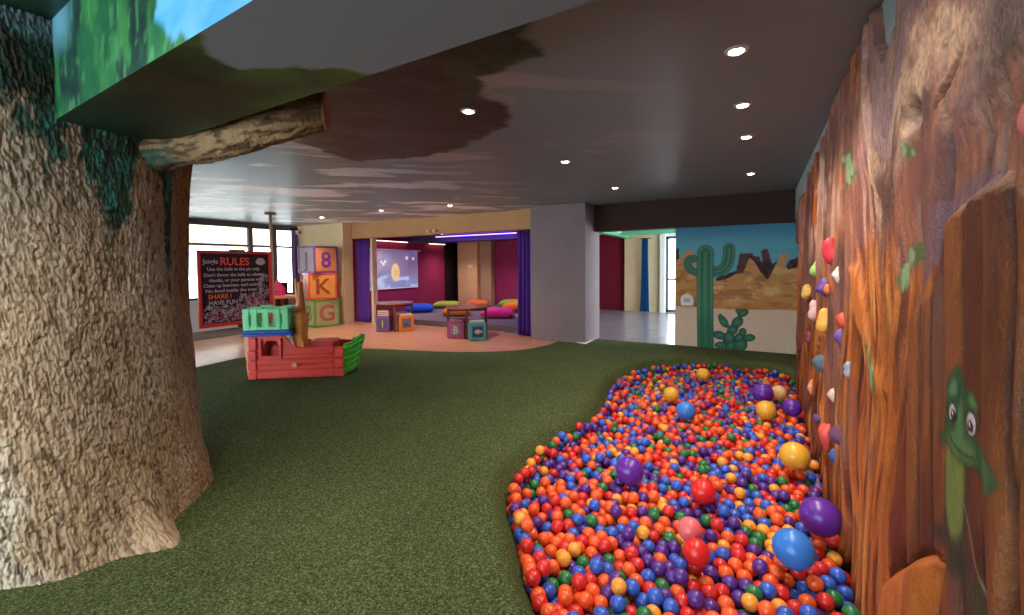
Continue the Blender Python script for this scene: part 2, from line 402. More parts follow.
# bulkhead (lowered beam box) with painted underside and face
BZ, BY0, BY1, BX0, BX1 = 2.15, 0.72, 1.17, -3.3, 0.54
bulk_y0 = lambda x: 0.735-0.032*(x+2.83)
bulk_y1 = lambda x: 1.175-0.014*(x+2.9)
def bulk_face(x, z):
    n = len(x); c = np.tile(np.array(lin(30, 150, 205)), (n, 1))
    c = mixc(c, lin(150, 205, 225), sstep(0.4, 0.75, fbm(x*3, z*6, 2, 4))*0.5)
    bl = -1.72+0.0*x+(2.35-z)*(-0.3)+np.where(z < 2.27, (2.27-z)*1.9, 0)+(fbm(x*14, z*14, 8, 4)-0.5)*0.22
    f = sstep(0.03, -0.03, x-bl)
    t = fbm(x*7, z*3.0, 12, 5)
    leaf = mixc(np.tile(np.array(lin(26, 92, 54)), (n, 1)), lin(12, 46, 40), sstep(0.45, 0.62, t))
    leaf = mixc(leaf, lin(56, 128, 66), sstep(0.5, 0.7, fbm(x*10+4, z*3.5, 19, 4))*0.8)
    leaf = mixc(leaf, lin(20, 80, 52), sstep(0.55, 0.7, fbm(x*24, z*14, 44, 4))*0.7)
    leaf = mixc(leaf, lin(86, 156, 98), sstep(0.62, 0.72, fbm(x*30+4, z*12, 46, 4))*0.5)
    leaf = mixc(leaf, lin(110, 170, 190), sstep(-2.5, -2.75, x)*sstep(2.38, 2.55, z)*0.8)
    return c*(1-f[:, None])+leaf*f[:, None]
def bulk_under(x, y):
    n = len(x); c = np.tile(np.array(lin(118, 120, 124)), (n, 1))
    bl = [(-1.40, 0.60), (-1.46, 0.69), (-1.58, 0.77), (-1.60, 0.88), (-1.41, 0.98), (-1.30, 1.06), (-1.20, 1.20), (-4.4, 1.3), (-4.4, 0.5)]
    d = sdist(x, y, bl)+(fbm(x*20, y*20, 6, 4)-0.5)*0.07
    f = sstep(0.012, -0.012, d)
    leaf = mixc(np.tile(np.array(lin(52, 43, 26)), (n, 1)), lin(70, 88, 34), sstep(-0.22, -0.01, d)*0.9)
    leaf = mixc(leaf, lin(26, 52, 40), sstep(-2.0, -2.8, x)*0.9)
    leaf = mixc(leaf, lin(24, 20, 14), sstep(0.5, 0.7, fbm(x*5, y*7, 26, 5))*0.6)
    return c*(1-f[:, None])+leaf*f[:, None]
M_bulk = paint_mat('bulkhead_mural_paint', 0.5, 0.35)
bmb = B(); prism(bmb, [(BX0, bulk_y0(BX0)+0.003), (BX1, bulk_y0(BX1)+0.003), (BX1, bulk_y1(BX1)), (BX0, bulk_y1(BX0))], BZ+0.003, CEIL-0.002, 'xy'); bulk = struct('beam_bulkhead', bmb, M_mauve, 'lowered ceiling beam painted with foliage and sky', 'beam')
gx = np.arange(BX0, BX1+0.001, 0.0187); gz = np.linspace(BZ, CEIL, 34)
X, Z = np.meshgrid(gx, gz, indexing='ij'); x, z = X.ravel(), Z.ravel()
link('beam_face', grid_mesh('f', np.stack([x, bulk_y0(x), z], 1), len(gx), len(gz), bulk_face(x, z)), M_bulk, bulk)
gy = np.linspace(0, 1, 34)
X, Y = np.meshgrid(gx, gy, indexing='ij'); x, y = X.ravel(), Y.ravel()
y = bulk_y0(x)*(1-y)+bulk_y1(x)*y
link('beam_underside', grid_mesh('u', np.stack([x, y, np.full(len(x), BZ)], 1), len(gx), len(gy), bulk_under(x, y)), M_bulk, bulk)

# walls
struct('wall_right', box(B(), 0.55, 0.70, -2.6, 8.4, -0.4, CEIL), M_palewall, 'pale blue wall behind the climbing relief', 'wall')
struct('wall_right_upper', box(B(), 0.452, 0.55, 1.9, 8.10, 2.14, CEIL), M_palewall, 'pale blue thicker band along the top of the right wall', 'wall')
struct('pillar', box(B(), -3.93, -2.80, 7.61, 8.42, -0.02, CEIL, 0.006, 1), M_mauve, 'mauve grey square pillar beside the doorway', 'pillar')
struct('beam', box(B(), -2.80, 0.55, 8.10, 8.42, 2.10, CEIL), M_beam, 'dark brown beam over the doorway', 'beam')
struct('beam_header', box(B(), -9.35, -3.93, 7.88, 8.10, 2.20, CEIL), M_tan, 'tan beam over the cinema opening', 'beam')
struct('wall_back', box(B(), -11.3, -9.35, 7.60, 7.90, -0.02, CEIL), M_cream, 'cream wall behind the stacked letter blocks', 'wall')
struct('trim_2', box(B(), -8.82, -8.74, 8.02, 8.16, -0.02, 2.2), M_cream, 'cream jamb beside the purple curtain', 'trim')

# desert mural wall
mural_root = thing('wall_mural', 'wall painted with cacti and desert rocks', 'wall'); mural_root['kind'] = 'structure'
obj('wall_panel', box(B(), -1.33, 0.55, 8.224, 8.40, -0.02, 2.10), M_palewall, mural_root)
def desert(x, z):
    n = len(x)
    sky = mixc(np.tile(np.array(lin(100, 172, 186)), (n, 1)), lin(70, 132, 165), sstep(1.7, 2.1, z))
    c = mixc(sky, lin(80, 60, 62), sstep(2.04, 2.10, z)*0.0)
    jn = (fbm(x*26, z*26, 4, 3)-0.5)*0.025
    dark1 = [(-0.70, 1.10), (-0.65, 1.22), (-0.5, 1.28), (-0.35, 1.35), (-0.31, 1.63), (-0.12, 1.63), (-0.11, 1.58), (-0.02, 1.57), (0.02, 1.44), (0.0, 1.66), (0.05, 1.70), (0.10, 1.68), (0.13, 1.54), (0.16, 1.44), (0.23, 1.49), (0.26, 1.3), (0.12, 1.1)]
    dark2 = [(0.34, 1.40), (0.40, 1.50), (0.56, 1.57), (0.56, 1.2), (0.40, 1.2)]
    dark3 = [(-1.35, 1.45), (-1.35, 1.72), (-1.28, 1.74), (-1.26, 1.45)]
    for d in (dark1, dark2, dark3):
        f = sstep(0.008, -0.008, sdist(x, z, d)+jn)
        c = mixc(c, lin(96, 58, 58), f); c = mixc(c, lin(60, 36, 42), f*sstep(0.45, 0.6, fbm(x*14, z*5, 7, 4)))
    sand = [(-1.35, 1.5), (-1.28, 1.54), (-1.2, 1.61), (-1.14, 1.70), (-1.06, 1.71), (-1.02, 1.6), (-0.98, 1.37), (-0.65, 1.16), (-0.5, 1.20), (-0.36, 1.28), (-0.24, 1.31), (-0.2, 1.48), (-0.16, 1.54), (-0.1, 1.49), (-0.04, 1.38),
            (0.03, 1.27), (0.10, 1.18), (0.2, 1.42), (0.26, 1.54), (0.23, 1.585), (0.34, 1.62), (0.41, 1.585), (0.32, 1.47), (0.38, 1.35), (0.47, 1.38), (0.56, 1.42), (0.56, 0.6), (-1.35, 0.6)]
    f = sstep(0.008, -0.008, sdist(x, z, sand)+jn)
    sc = mixc(np.tile(np.array(lin(196, 140, 80)), (n, 1)), lin(214, 170, 118), sstep(0.5, 0.7, fbm(x*6, z*9, 15, 5)))
    sc = mixc(sc, lin(150, 96, 52), sstep(0.52, 0.66, fbm(x*5+3, z*16, 25, 5))*0.7)
    sc = mixc(sc, lin(206, 152, 104), sstep(1.2, 1.55, z)*0.6)
    sc = mixc(sc, lin(176, 112, 50), sstep(0.95, 0.70, z)*0.6)
    c = c*(1-f[:, None])+sc*f[:, None]
    f = sstep(0.008, -0.008, z-(0.695+0.012*np.sin(x*4)))
    c = mixc(c, lin(212, 184, 160), f)
    # saguaro
    def stroke(pts, wd, c, col=(44, 108, 84)):
        d = pdist(x, z, pts, False); f = sstep(wd+0.006, wd-0.006, d)
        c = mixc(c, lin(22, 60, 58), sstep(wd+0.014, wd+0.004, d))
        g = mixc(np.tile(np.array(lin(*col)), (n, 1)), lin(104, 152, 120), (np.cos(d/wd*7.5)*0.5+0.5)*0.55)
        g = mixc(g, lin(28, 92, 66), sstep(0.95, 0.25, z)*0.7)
        return c*(1-f[:, None])+g*f[:, None]
    arm_l = smooth_poly([(-0.90, 1.31), (-1.0, 1.32), (-1.08, 1.36), (-1.12, 1.44), (-1.10, 1.53), (-1.03, 1.55)], 4)
    arm_r = smooth_poly([(-0.75, 1.33), (-0.62, 1.33), (-0.52, 1.41), (-0.475, 1.55), (-0.47, 1.71)], 4)
    c = stroke(arm_l, 0.06, c); c = stroke(arm_r, 0.082, c)
    c = stroke([(-0.835, 1.65), (-0.84, 1.2), (-0.83, 0.5), (-0.815, -0.1)], 0.125-0.0, c)
    # prickly pear
    for px, pz, ra, rb, an in [(-0.42, 0.10, 0.12, 0.15, 0.2), (-0.28, 0.10, 0.10, 0.11, -0.3), (-0.40, 0.34, 0.075, 0.10, -0.5), (-0.33, 0.47, 0.075, 0.10, -0.6), (-0.54, 0.47, 0.06, 0.11, 0.55), (-0.59, 0.56, 0.035, 0.04, 0),
                               (-0.25, 0.63, 0.085, 0.06, 0.5), (-0.32, 0.66, 0.04, 0.04, 0), (-0.60, 0.23, 0.10, 0.07, -0.3), (-0.30, 0.22, 0.06, 0.08, -0.5), (-0.25, 0.31, 0.055, 0.065, -0.2), (-0.15, 0.22, 0.085, 0.06, 0.2), (-0.58, 0.06, 0.09, 0.06, 0.1), (-0.45, 0.20, 0.08, 0.10, 0.0)]:
        ca, sa = math.cos(an), math.sin(an); dx = (x-px)*ca+(z-pz)*sa; dz = -(x-px)*sa+(z-pz)*ca
        q = np.hypot(dx/ra, dz/rb)
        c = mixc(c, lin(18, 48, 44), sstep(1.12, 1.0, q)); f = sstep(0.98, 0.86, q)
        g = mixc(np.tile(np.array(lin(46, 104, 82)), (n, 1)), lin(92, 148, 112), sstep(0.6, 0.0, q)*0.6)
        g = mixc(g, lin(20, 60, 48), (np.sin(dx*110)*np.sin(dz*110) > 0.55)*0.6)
        c = c*(1-f[:, None])+g*f[:, None]
    return c
gx = np.linspace(-1.33, 0.548, 258); gz = np.linspace(-0.02, 2.10, 290)
X, Z = np.meshgrid(gx, gz, indexing='ij'); x, z = X.ravel(), Z.ravel()
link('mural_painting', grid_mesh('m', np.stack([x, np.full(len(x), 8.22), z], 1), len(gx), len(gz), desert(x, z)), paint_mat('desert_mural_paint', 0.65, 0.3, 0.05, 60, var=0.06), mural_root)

# window wall on the left
WX = -11.3
def frame_yz(name, x, ya, yb, za, zb, t, dpt, m, bars=()):
    bm = B()
    box(bm, x-dpt/2, x+dpt/2, ya, yb, za, za+t); box(bm, x-dpt/2, x+dpt/2, ya, yb, zb-t, zb)
    box(bm, x-dpt/2, x+dpt/2, ya, ya+t, za+t, zb-t); box(bm, x-dpt/2, x+dpt/2, yb-t, yb, za+t, zb-t)
    for zb_ in bars: box(bm, x-dpt/2+0.01, x+dpt/2-0.01, ya+t, yb-t, zb_-t/2, zb_+t/2)
    return struct(name, bm, m)
wy = [-2.55, -0.6, 1.35, 3.30, 4.85, 6.34, 6.97, 7.60]
for i in range(len(wy)-1):
    f = frame_yz('window_%d' % (i+1), WX, wy[i], wy[i+1], 0.72, 2.52, 0.055, 0.09, M_frame, (2.02,))
    f['label'] = 'grey metal window frame with a high crossbar'
    obj('window_pane', box(B(), WX-0.006, WX+0.006, wy[i]+0.05, wy[i+1]-0.05, 0.77, 2.47), M_glass, f)
struct('wall_left', box(B(), WX-0.1, WX+0.06, -2.6, 7.60, -0.02, 0.72), M_white, 'low white wall under the windows', 'wall')
struct('trim_3', box(B(), WX-0.1, WX+0.08, -2.6, 7.60, 2.52, CEIL), M_frame, 'grey header over the windows', 'trim')
# what stands outside the windows
struct('exterior_eave', box(B(), -16.2, -11.6, -2.6, 6.9, 2.95, 3.1), M_white, 'white eave outside the windows', 'eave')
struct('exterior_beam', box(B(), -15.6, -15.2, -2.6, 9.5, 2.15, 2.95), M_cream, 'cream beam outside the windows', 'beam')
struct('exterior_column', box(B(), -15.7, -15.2, 5.6, 6.2, -0.1, 2.2), M_cream, 'cream column outside the windows', 'column')
struct('exterior_ground', box(B(), -30, -11.45, -8, 16, -0.2, -0.05), mat('pale_paving', lin(205, 200, 190), 0.8, 0.2, 0.05, 2), 'pale paving outside the windows', 'ground')
# unseen wall behind the camera, wide window openings added for fill light
bm = B()
box(bm, -11.4, 0.70, -2.75, -2.6, -0.1, 0.15); box(bm, -11.4, 0.70, -2.75, -2.6, 2.5, CEIL)
for xa in (-11.4, -8.5, -5.6, -2.7, 0.3): box(bm, xa, xa+0.3, -2.75, -2.6, 0.15, 2.5)
struct('unseen_wall_front', bm, M_cream, 'unseen cream wall with wide windows added for fill light', 'wall')
for k, xa in enumerate((-11.1, -8.2, -5.3, -2.4)):  # added windows, out of view, that let daylight in as fill
    f = B()
    for (x0, x1, z0, z1) in ((xa, xa+2.6, 0.15, 0.21), (xa, xa+2.6, 2.44, 2.5), (xa, xa+0.06, 0.21, 2.44), (xa+2.54, xa+2.6, 0.21, 2.44), (xa+1.27, xa+1.33, 0.21, 2.44)):
        box(f, x0, x1, -2.70, -2.64, z0, z1)
    f = struct('window_%d' % (8+k), f, M_frame)
    obj('window_pane', box(B(), xa+0.05, xa+2.55, -2.675, -2.665, 0.20, 2.45), M_glass, f)

# cinema corner
struct('wall_cinema_left', box(B(), -9.5, -9.37, 7.9, 11.75, 0, 2.35), M_magenta, 'magenta wall behind the projection screen', 'wall')
struct('wall_cinema_back', box(B(), -9.5, -4.28, 12.7, 12.85, 0, 2.5), M_magenta, 'magenta back wall of the cinema corner', 'wall')
struct('wall_cinema_right', box(B(), -4.40, -4.28, 8.11, 12.85, 0, 2.5), M_magenta, 'magenta side wall of the cinema corner', 'wall')
struct('ceiling_cinema', box(B(), -9.5, -4.28, 8.10, 12.85, 2.32, 2.45), M_cinceil, 'dark violet ceiling of the cinema corner', 'ceiling')
struct('beam_cinema', box(B(), -9.37, -4.40, 9.9, 10.3, 2.16, 2.32), M_cinceil, 'dark violet beam under the cinema ceiling', 'beam')
struct('column', box(B(), -9.22, -8.40, 12.30, 12.7, 0.1, 2.32), mat('peach_tan_plaster', lin(222, 170, 124), 0.8, 0.2, 0.05, 3), 'tan column in the back of the cinema corner', 'column')
struct('column_recess', box(B(), -8.40, -7.95, 12.48, 12.7, 0.1, 2.32), mat('shaded_tan', lin(186, 146, 112), 0.8, 0.2), 'tan wall strip beside the column', 'wall')
dr = struct('door_1', box(B(), -9.46, -9.40, 11.76, 12.66, 0.12, 2.1), M_dark, 'black door in the back corner of the cinema', 'door')
obj('door_handle', tube(B(), [(-9.39, 12.50, 1.12), (-9.34, 12.50, 1.12), (-9.34, 12.40, 1.12)], 0.012, 8), M_frame, dr)
struct('wall_cinema_corner', box(B(), -9.62, -9.47, 11.7, 12.85, 0, 2.45), M_dark)

# room beyond the doorway
struct('wall_red', box(B(), -4.9, -3.75, 13.9, 14.05, -0.02, 2.6), M_red, 'dark red wall in the room beyond', 'wall')
struct('wall_red_side', box(B(), -5.0, -4.9, 12.86, 14.05, -0.02, 2.6), M_red)
struct('wall_return', box(B(), -4.28, -3.93, 8.30, 8.42, -0.02, 2.6), M_magenta)
struct('wall_beyond', box(B(), -3.75, -2.62, 13.75, 14.05, -0.02, 2.6), M_cream, 'cream wall in the room beyond', 'wall')
struct('wall_white_pier', box(B(), -2.64, -2.50, 13.6, 14.05, -0.02, 2.6), M_white, 'white pier beside the glass door', 'wall')
M_greenpaint = mat('green_paint', lin(96, 176, 132), 0.5, 0.3, 0.05, 3)
struct('ceiling_beyond', box(B(), -5.0, 1.7, 8.42, 14.05, 2.45, 2.6), mat('pale_green_ceiling', lin(176, 205, 190), 0.6, 0.3), 'pale ceiling of the room beyond', 'ceiling')
struct('beam_green', box(B(), -3.72, -3.50, 8.42, 13.75, 2.28, 2.45), M_greenpaint, 'long green beam under the ceiling of the room beyond', 'beam')
struct('beam_green_cross', box(B(), -3.50, 1.7, 12.3, 12.6, 2.30, 2.45), M_greenpaint, 'green cross beam under the ceiling of the room beyond', 'beam')
struct('trim_4', box(B(), -3.50, -3.44, 8.42, 12.3, 2.36, 2.45), M_white, 'white strip beside the long green beam', 'trim')
bm = B(); dx0, dx1 = -2.50, -1.55
for (a, b_, c_, d_) in ((dx0, dx0+0.07, 0, 2.3), (dx1-0.07, dx1, 0, 2.3), (dx0, dx1, 2.22, 2.3), (dx0, dx1, 0, 0.09), (dx0, dx1, 0.98, 1.04)): box(bm, a, b_, 13.78, 13.84, c_, d_)
gd = struct('door_2', bm, M_frame, 'grey framed glass door full of daylight', 'door')
obj('door_pane', box(B(), dx0+0.06, dx1-0.06, 13.805, 13.815, 0.08, 2.24), M_glass, gd)
obj('door_handle', box(B(), dx0+0.02, dx0+0.05, 13.72, 13.75, 0.9, 1.2, 0.005), M_frame, gd)
struct('wall_door_side', box(B(), -1.55, 1.7, 13.75, 14.0, -0.02, 2.6), M_white)
struct('wall_over_door', box(B(), -2.50, -1.55, 13.75, 14.0, 2.3, 2.6), M_white)
# ground and bright paving outside the glass door
struct('exterior_terrace', box(B(), -8, 8, 14.06, 30, -0.2, -0.05), mat('pale_terrace', lin(215, 212, 205), 0.8, 0.2), 'pale terrace outside the glass door', 'ground')

# ------------------------------------------------------------------ sculpted tree
TC = (-3.72, 0.80)
def trunk_r(th, z):
    """radius of the trunk at angle th (radians) and height z"""
    dg = np.degrees(th); dg = (dg+180) % 360-180
    r = np.full(np.broadcast(th, z).shape, 0.80)
    r = r+0.05*np.exp(-((dg-5)/28.0)**2)+0.035*np.cos(th*3+0.6)+0.015*np.cos(th*7+1.0+z*0.8)
    r = r-0.03*np.exp(-((z-1.3)/0.6)**2)
    r = r+0.05*np.exp(-z/0.25)+0.03*sstep(2.0, 2.5, z)
    r = r+0.23*np.exp(-((dg-13)/7.0)**2)*np.exp(-z/0.13)          # root toe
    r = r+0.03*np.exp(-((dg-60)/16.0)**2)*np.exp(-z/0.4)
    r = r-0.09*np.exp(-((dg+24)/12.0)**2)*np.exp(-z/0.3)
    r = r+0.10*np.exp(-((dg-110)/20.0)**2)*np.exp(-z/0.25)+0.12*np.exp(-((dg+80)/16.0)**2)*np.exp(-z/0.25)
    return r
nt_, nz_ = 900, 620
th = np.concatenate([np.linspace(-PI, -1.3, 80)[:-1], np.linspace(-1.3, 1.9, 741)[:-1], np.linspace(1.9, PI, 81)]); zc = np.linspace(-0.005, CEIL-0.004, nz_)
TH, Z = np.meshgrid(th, zc, indexing='ij'); t_, z_ = TH.ravel(), Z.ravel()
R_ = trunk_r(t_, z_)
s_ = t_*0.85
lean = (fbm(s_*1.3, z_*0.7, 51, 2)-0.5)*0.30
bk = fbm((s_+lean+z_*0.10)*26, z_*8.0, 61, 4); wr = np.abs(vnoise((s_+lean+z_*0.10)*34, z_*10.0, 71)-0.5)*2
blk = 1-np.abs(2*fbm((s_+lean*0.4+z_*0.10)*95, z_*25, 81, 2)-1)         # ridged
hgt = 0.010*sstep(0.60, 0.95, blk)*-1+0.007*(bk-0.5)+0.05*(fbm(s_*1.6, z_*1.3, 91, 3)-0.5)
R_ = R_+hgt
tx, ty = TC[0]+R_*np.cos(t_), TC[1]+R_*np.sin(t_)
n = len(t_)
tc_ = mixc(np.tile(np.array(lin(170, 146, 118)), (n, 1)), lin(200, 186, 166), sstep(0.45, 0.7, fbm(s_*3, z_*2, 101, 4)))
tc_ = mixc(tc_, lin(150, 98, 54), sstep(22, 60, np.degrees(t_))*0.85)  # right flank tinted orange brown, painting in warm bounce off the wood floor
tc_ = mixc(tc_, lin(150, 140, 128), sstep(0.5, 0.75, fbm(s_*2+9, z_*1.1, 111, 4))*0.5)
tc_ = mixc(tc_, lin(84, 62, 44), sstep(0.52, 0.70, fbm((s_+lean*0.4+z_*0.10)*75, z_*20, 121, 4))*0.75)
# painted hanging creeper: (angle in degrees, lowest z, half width)
mz = np.full(n, 9.0)
dg = np.degrees(t_)
jg = (fbm(s_*18, z_*14, 131, 4)-0.5)
for a0, z0, hw in [(-5, 1.88, 4), (11, 1.58, 5), (5, 1.84, 4), (15, 1.95, 4), (31, 1.92, 4), (36.5, 1.34, 2.6), (34, 1.65, 2.4), (24, 2.06, 4)]:
    edge_z = z0+(np.abs(dg-a0)/hw)**2*0.22
    mz = np.minimum(mz, edge_z)
mz = np.minimum(mz, 2.12)
mo = sstep(-0.05, 0.10, z_+jg*0.45-mz)*sstep(-75, -50, dg)*sstep(100, 60, dg)
mcol = mixc(np.tile(np.array(lin(18, 74, 62)), (n, 1)), lin(40, 120, 110), sstep(0.5, 0.7, fbm(s_*22, z_*16, 141, 3)))
mcol = mixc(mcol, lin(14, 44, 36), sstep(0.5, 0.65, fbm(s_*17+5, z_*12, 151, 3)))
tc_ = tc_*(1-mo[:, None]*0.92)+mcol*mo[:, None]*0.92
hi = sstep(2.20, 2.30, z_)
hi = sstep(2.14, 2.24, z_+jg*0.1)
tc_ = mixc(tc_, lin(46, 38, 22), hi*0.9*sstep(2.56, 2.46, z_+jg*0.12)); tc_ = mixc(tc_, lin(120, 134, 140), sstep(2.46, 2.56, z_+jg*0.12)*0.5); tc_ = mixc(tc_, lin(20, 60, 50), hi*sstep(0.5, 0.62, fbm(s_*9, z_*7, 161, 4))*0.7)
tree = thing('artificial_tree', 'huge sculpted artificial tree trunk with teal painted creeper and sawn branch', 'tree', (TC[0], TC[1], 0))
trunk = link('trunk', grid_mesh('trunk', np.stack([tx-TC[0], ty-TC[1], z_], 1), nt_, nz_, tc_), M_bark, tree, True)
# branch
bp = smooth_poly([(-3.38, 0.98, 2.10), (-3.14, 1.10, 2.11), (-2.906, 1.19, 2.115), (-2.655, 1.245, 2.11), (-2.422, 1.305, 2.142), (-2.24, 1.375, 2.188), (-2.089, 1.455, 2.235), (-1.993, 1.54, 2.268)], 8)
bp = [bp[0]]+[tuple(p+(q-p)*k/5 for p, q in zip(a, b)) for a, b in zip(bp, bp[1:]) for k in range(1, 6)]
ns, nr = len(bp), 72
ii, kk = np.meshgrid(np.arange(ns), np.arange(nr), indexing='ij')
A = kk/(nr-1)*2*PI
bpx = np.array(bp); Lx = np.concatenate([[0], np.cumsum(np.linalg.norm(np.diff(bpx, axis=0), axis=1))])
Lg = Lx[ii]
rad = 0.092+0.008*np.cos(Lg*5)+0.03*np.exp(-((Lg-0.48)/0.10)**2)-0.03*np.exp(-Lg/0.2)+0.012*(fbm(A*2.2, Lg*7, 201, 3)-0.5)*2
ridge = 1-np.abs(2*fbm(A*8, Lg*20, 211, 3)-1)
rad = rad-0.008*sstep(0.6, 0.98, ridge)
tg = np.gradient(bpx, axis=0); tg[:, 2] = 0; tg /= np.linalg.norm(tg, axis=1)[:, None]
bx = bpx[ii, 0]-tg[ii, 1]*rad*np.cos(A); by = bpx[ii, 1]+tg[ii, 0]*rad*np.cos(A); bz = bpx[ii, 2]+rad*np.sin(A)
bc = mixc(np.tile(np.array(lin(140, 110, 76)), (ns*nr, 1)), lin(80, 56, 34), sstep(0.45, 0.62, fbm(A*5, Lg*11, 221, 5)).ravel())
bc = mixc(bc, lin(84, 62, 30), (sstep(1.2, 1.5, Lg)).ravel()*0.5)
bc = mixc(bc, lin(24, 80, 70), (sstep(0.75, 0.55, Lg)*sstep(0.4, 0.6, fbm(A*4, Lg*14, 231, 3))).ravel()*0.8)
br = link('branch', grid_mesh('branch', np.stack([bx.ravel()-TC[0], by.ravel()-TC[1], bz.ravel()], 1), ns, nr, bc), M_bark, tree, True)
bm = B(); lathe(bm, [(0.094, -0.012), (0.098, 0.0), (0.066, 0.007), (0.02, 0.010)], (0, 0, 0), 32, 'x')
bmesh.ops.rotate(bm, verts=bm.verts, cent=(0, 0, 0), matrix=Matrix.Rotation(math.atan2(tg[-1, 1], tg[-1, 0]), 3, 'Z'))
bmesh.ops.translate(bm, verts=bm.verts, vec=(-1.993-TC[0], 1.54-TC[1], 2.268))
tag(obj('cut_end', bm, mat('sawn_wood', lin(120, 62, 30), 0.7, 0.3, 0.4, 30), br), 'reddish brown sawn end of the branch')

# ------------------------------------------------------------------ climbing wall relief
def relief():
    ys = [0.25]
    while ys[-1] < 7.70: ys.append(ys[-1]+0.0035*max(1.0, ys[-1]*0.95))
    ys = np.array(ys); zs = np.linspace(-0.40, 2.585, 560)
    Yg, Zg = np.meshgrid(ys, zs, indexing='ij'); y, z = Yg.ravel(), Zg.ravel(); n = len(y)
    # flowing column coordinate
    wob = (fbm(y*1.5, z*0.9, 301, 3)-0.5)*0.55+(fbm(y*5, z*1.6, 311, 2)-0.5)*0.12
    yy = y+wob
    top = sstep(1.35, 1.75, z+(fbm(y*1.5, z*0.0+3, 316, 2)-0.5)*0.6)
    wob = wob+0.10*np.sin(z*1.7+np.floor(y*1.3)*2.1)*0.5+(fbm(y*11, z*2.6, 318, 2)-0.5)*0.035
    yy = y+wob
    w1 = yy/0.150; c1 = np.floor(w1); t1 = w1-c1
    hA = _h(c1, c1*0, 321); p1 = (1-np.abs(2*t1-1)**2.6)**0.75
    w2 = (y+wob*1.25+0.3)/0.058; c2 = np.floor(w2); t2 = w2-c2
    hB = _h(c2, c2*0, 331); p2 = (1-np.abs(2*t2-1)**2.2)**0.8
    seg = sstep(0.42, 0.58, fbm(y*1.6+5, z*0.8, 341, 3))
    d = 0.034*p1*(0.35+hA)+0.016*p2*(0.3+hB)*(0.35+0.65*seg)+0.012*(fbm(y*3, z*1.5, 351, 3)-0.5)*2
    e1 = np.minimum(t1, 1-t1)*0.150; e2 = np.minimum(t2, 1-t2)*0.058
    # rough plaster boulder on top near the camera
    rock = sstep(1.62, 1.82, z-np.clip((y-1.0)*0.10, -0.1, 0.4)+(fbm(y*4, z*3, 361, 3)-0.5)*0.25)*sstep(3.2, 2.2, y)
    droc = 0.045+0.05*(fbm(y*2.2, z*2.2, 371, 4)-0.4)+0.006*fbm(y*60, z*60, 381, 3)
    d = d*(1-rock*0.75)+droc*rock*0.75
    d = np.where(z > 2.08, np.maximum(d, 0.022), d)
    # smooth panels
    panel = [(1.814, 1.274), (1.689, 1.341), (1.593, 1.421), (1.579, 1.521), (1.53, 1.559), (1.402, 1.60), (1.271, 1.61), (1.149, 1.59), (0.9, 1.55), (0.9, 0.9), (1.036, 0.3), (1.78, 0.1)]
    panel2 = [(3.021, 1.434), (2.795, 1.456), (2.489, 1.251), (2.123, 1.195), (2.11, 1.082), (2.373, 1.023), (2.774, 1.109)]
    knobA = [(1.674, 0.581), (1.626, 0.629), (1.572, 0.665), (1.471, 0.696), (1.48, 0.653), (1.512, 0.516), (1.524, 0.456), (1.56, 0.10), (1.66, 0.10), (1.68, 0.40), (1.70, 0.521)]
    knobB = [(2.02, 0.32), (1.85, 0.47), (1.68, 0.536), (1.656, 0.509), (1.60, 0.40), (1.55, -0.1), (2.186, -0.1), (2.122, 0.074)]
    dp = sdist(y, z, panel)+(fbm(y*6, z*3, 391, 3)-0.5)*0.06; fpn = sstep(0.015, -0.03, dp)
    w3 = (y+0.05*np.sin(z*2.2+1)+(fbm(y*3, z*1.4, 403, 2)-0.5)*0.10)/0.105; c3 = np.floor(w3); t3 = w3-c3
    soft = 0.016*(1-np.abs(2*t3-1)**2.2)**0.8*(0.4+_h(c3, c3*0, 405))+0.012*(fbm(y*4, z*1.2, 401, 3)-0.5); e3 = np.minimum(t3, 1-t3)*0.105
    d = d*(1-fpn)+(0.038+soft)*fpn
    liz = sstep(0.22, 0.10, np.hypot((y-1.38)/1.0, (z-0.96)/1.35)); d = d*(1-liz*0.85)+0.052*liz*0.85
    groove = np.exp(-((y-(1.10+0.05*np.sin(z*2)))/0.012)**2)*sstep(1.7, 1.5, z); d = d-0.05*groove
    d2 = sdist(y, z, panel2); f2 = sstep(0.02, -0.06, d2); d = d*(1-f2*0.8)+0.055*f2*0.8
    dA = sdist(y, z, knobA); fA = sstep(0.0, -0.07, dA); d = d*(1-sstep(0.01, -0.01, dA)*0.7)+0.075*np.sqrt(fA)*sstep(0.01, -0.01, dA)
    dB = sdist(y, z, knobB); fB = sstep(0.0, -0.09, dB); d = d*(1-sstep(0.01, -0.01, dB)*0.7)+0.06*np.sqrt(fB)*sstep(0.01, -0.01, dB)
    hole = np.exp(-(((y-1.875)/0.06)**2+((z-1.92)/0.045)**2)); d = d-0.07*hole
    diag = np.exp(-((z-(1.915+(1.56-y)*0.55))/0.010)**2)*np.exp(-((y-1.56)/0.06)**2); d = d-0.05*diag
    d = d*(1-0.5*sstep(6.9, 7.3, y))
    # painted colours
    orange = np.array(lin(184, 98, 38)); deep = np.array(lin(112, 50, 20)); mv = np.array(lin(118, 80, 78)); pale = np.array(lin(206, 162, 140))
    g = fbm((y+wob*1.6)*22, z*1.3, 411, 4)
    c = mixc(np.tile(orange, (n, 1)), deep, sstep(0.42, 0.66, g))
    c = mixc(c, lin(226, 146, 74), sstep(0.55, 0.75, fbm((y+wob*1.6)*16+3, z*1.0, 421, 4))*0.7)
    c = mixc(c, lin(66, 30, 16), sstep(0.60, 0.72, fbm((y+wob*1.7)*15+9, z*0.9, 431, 3))*0.85)
    lw = 0.010+0.014*vnoise(y*5, z*2, 433)
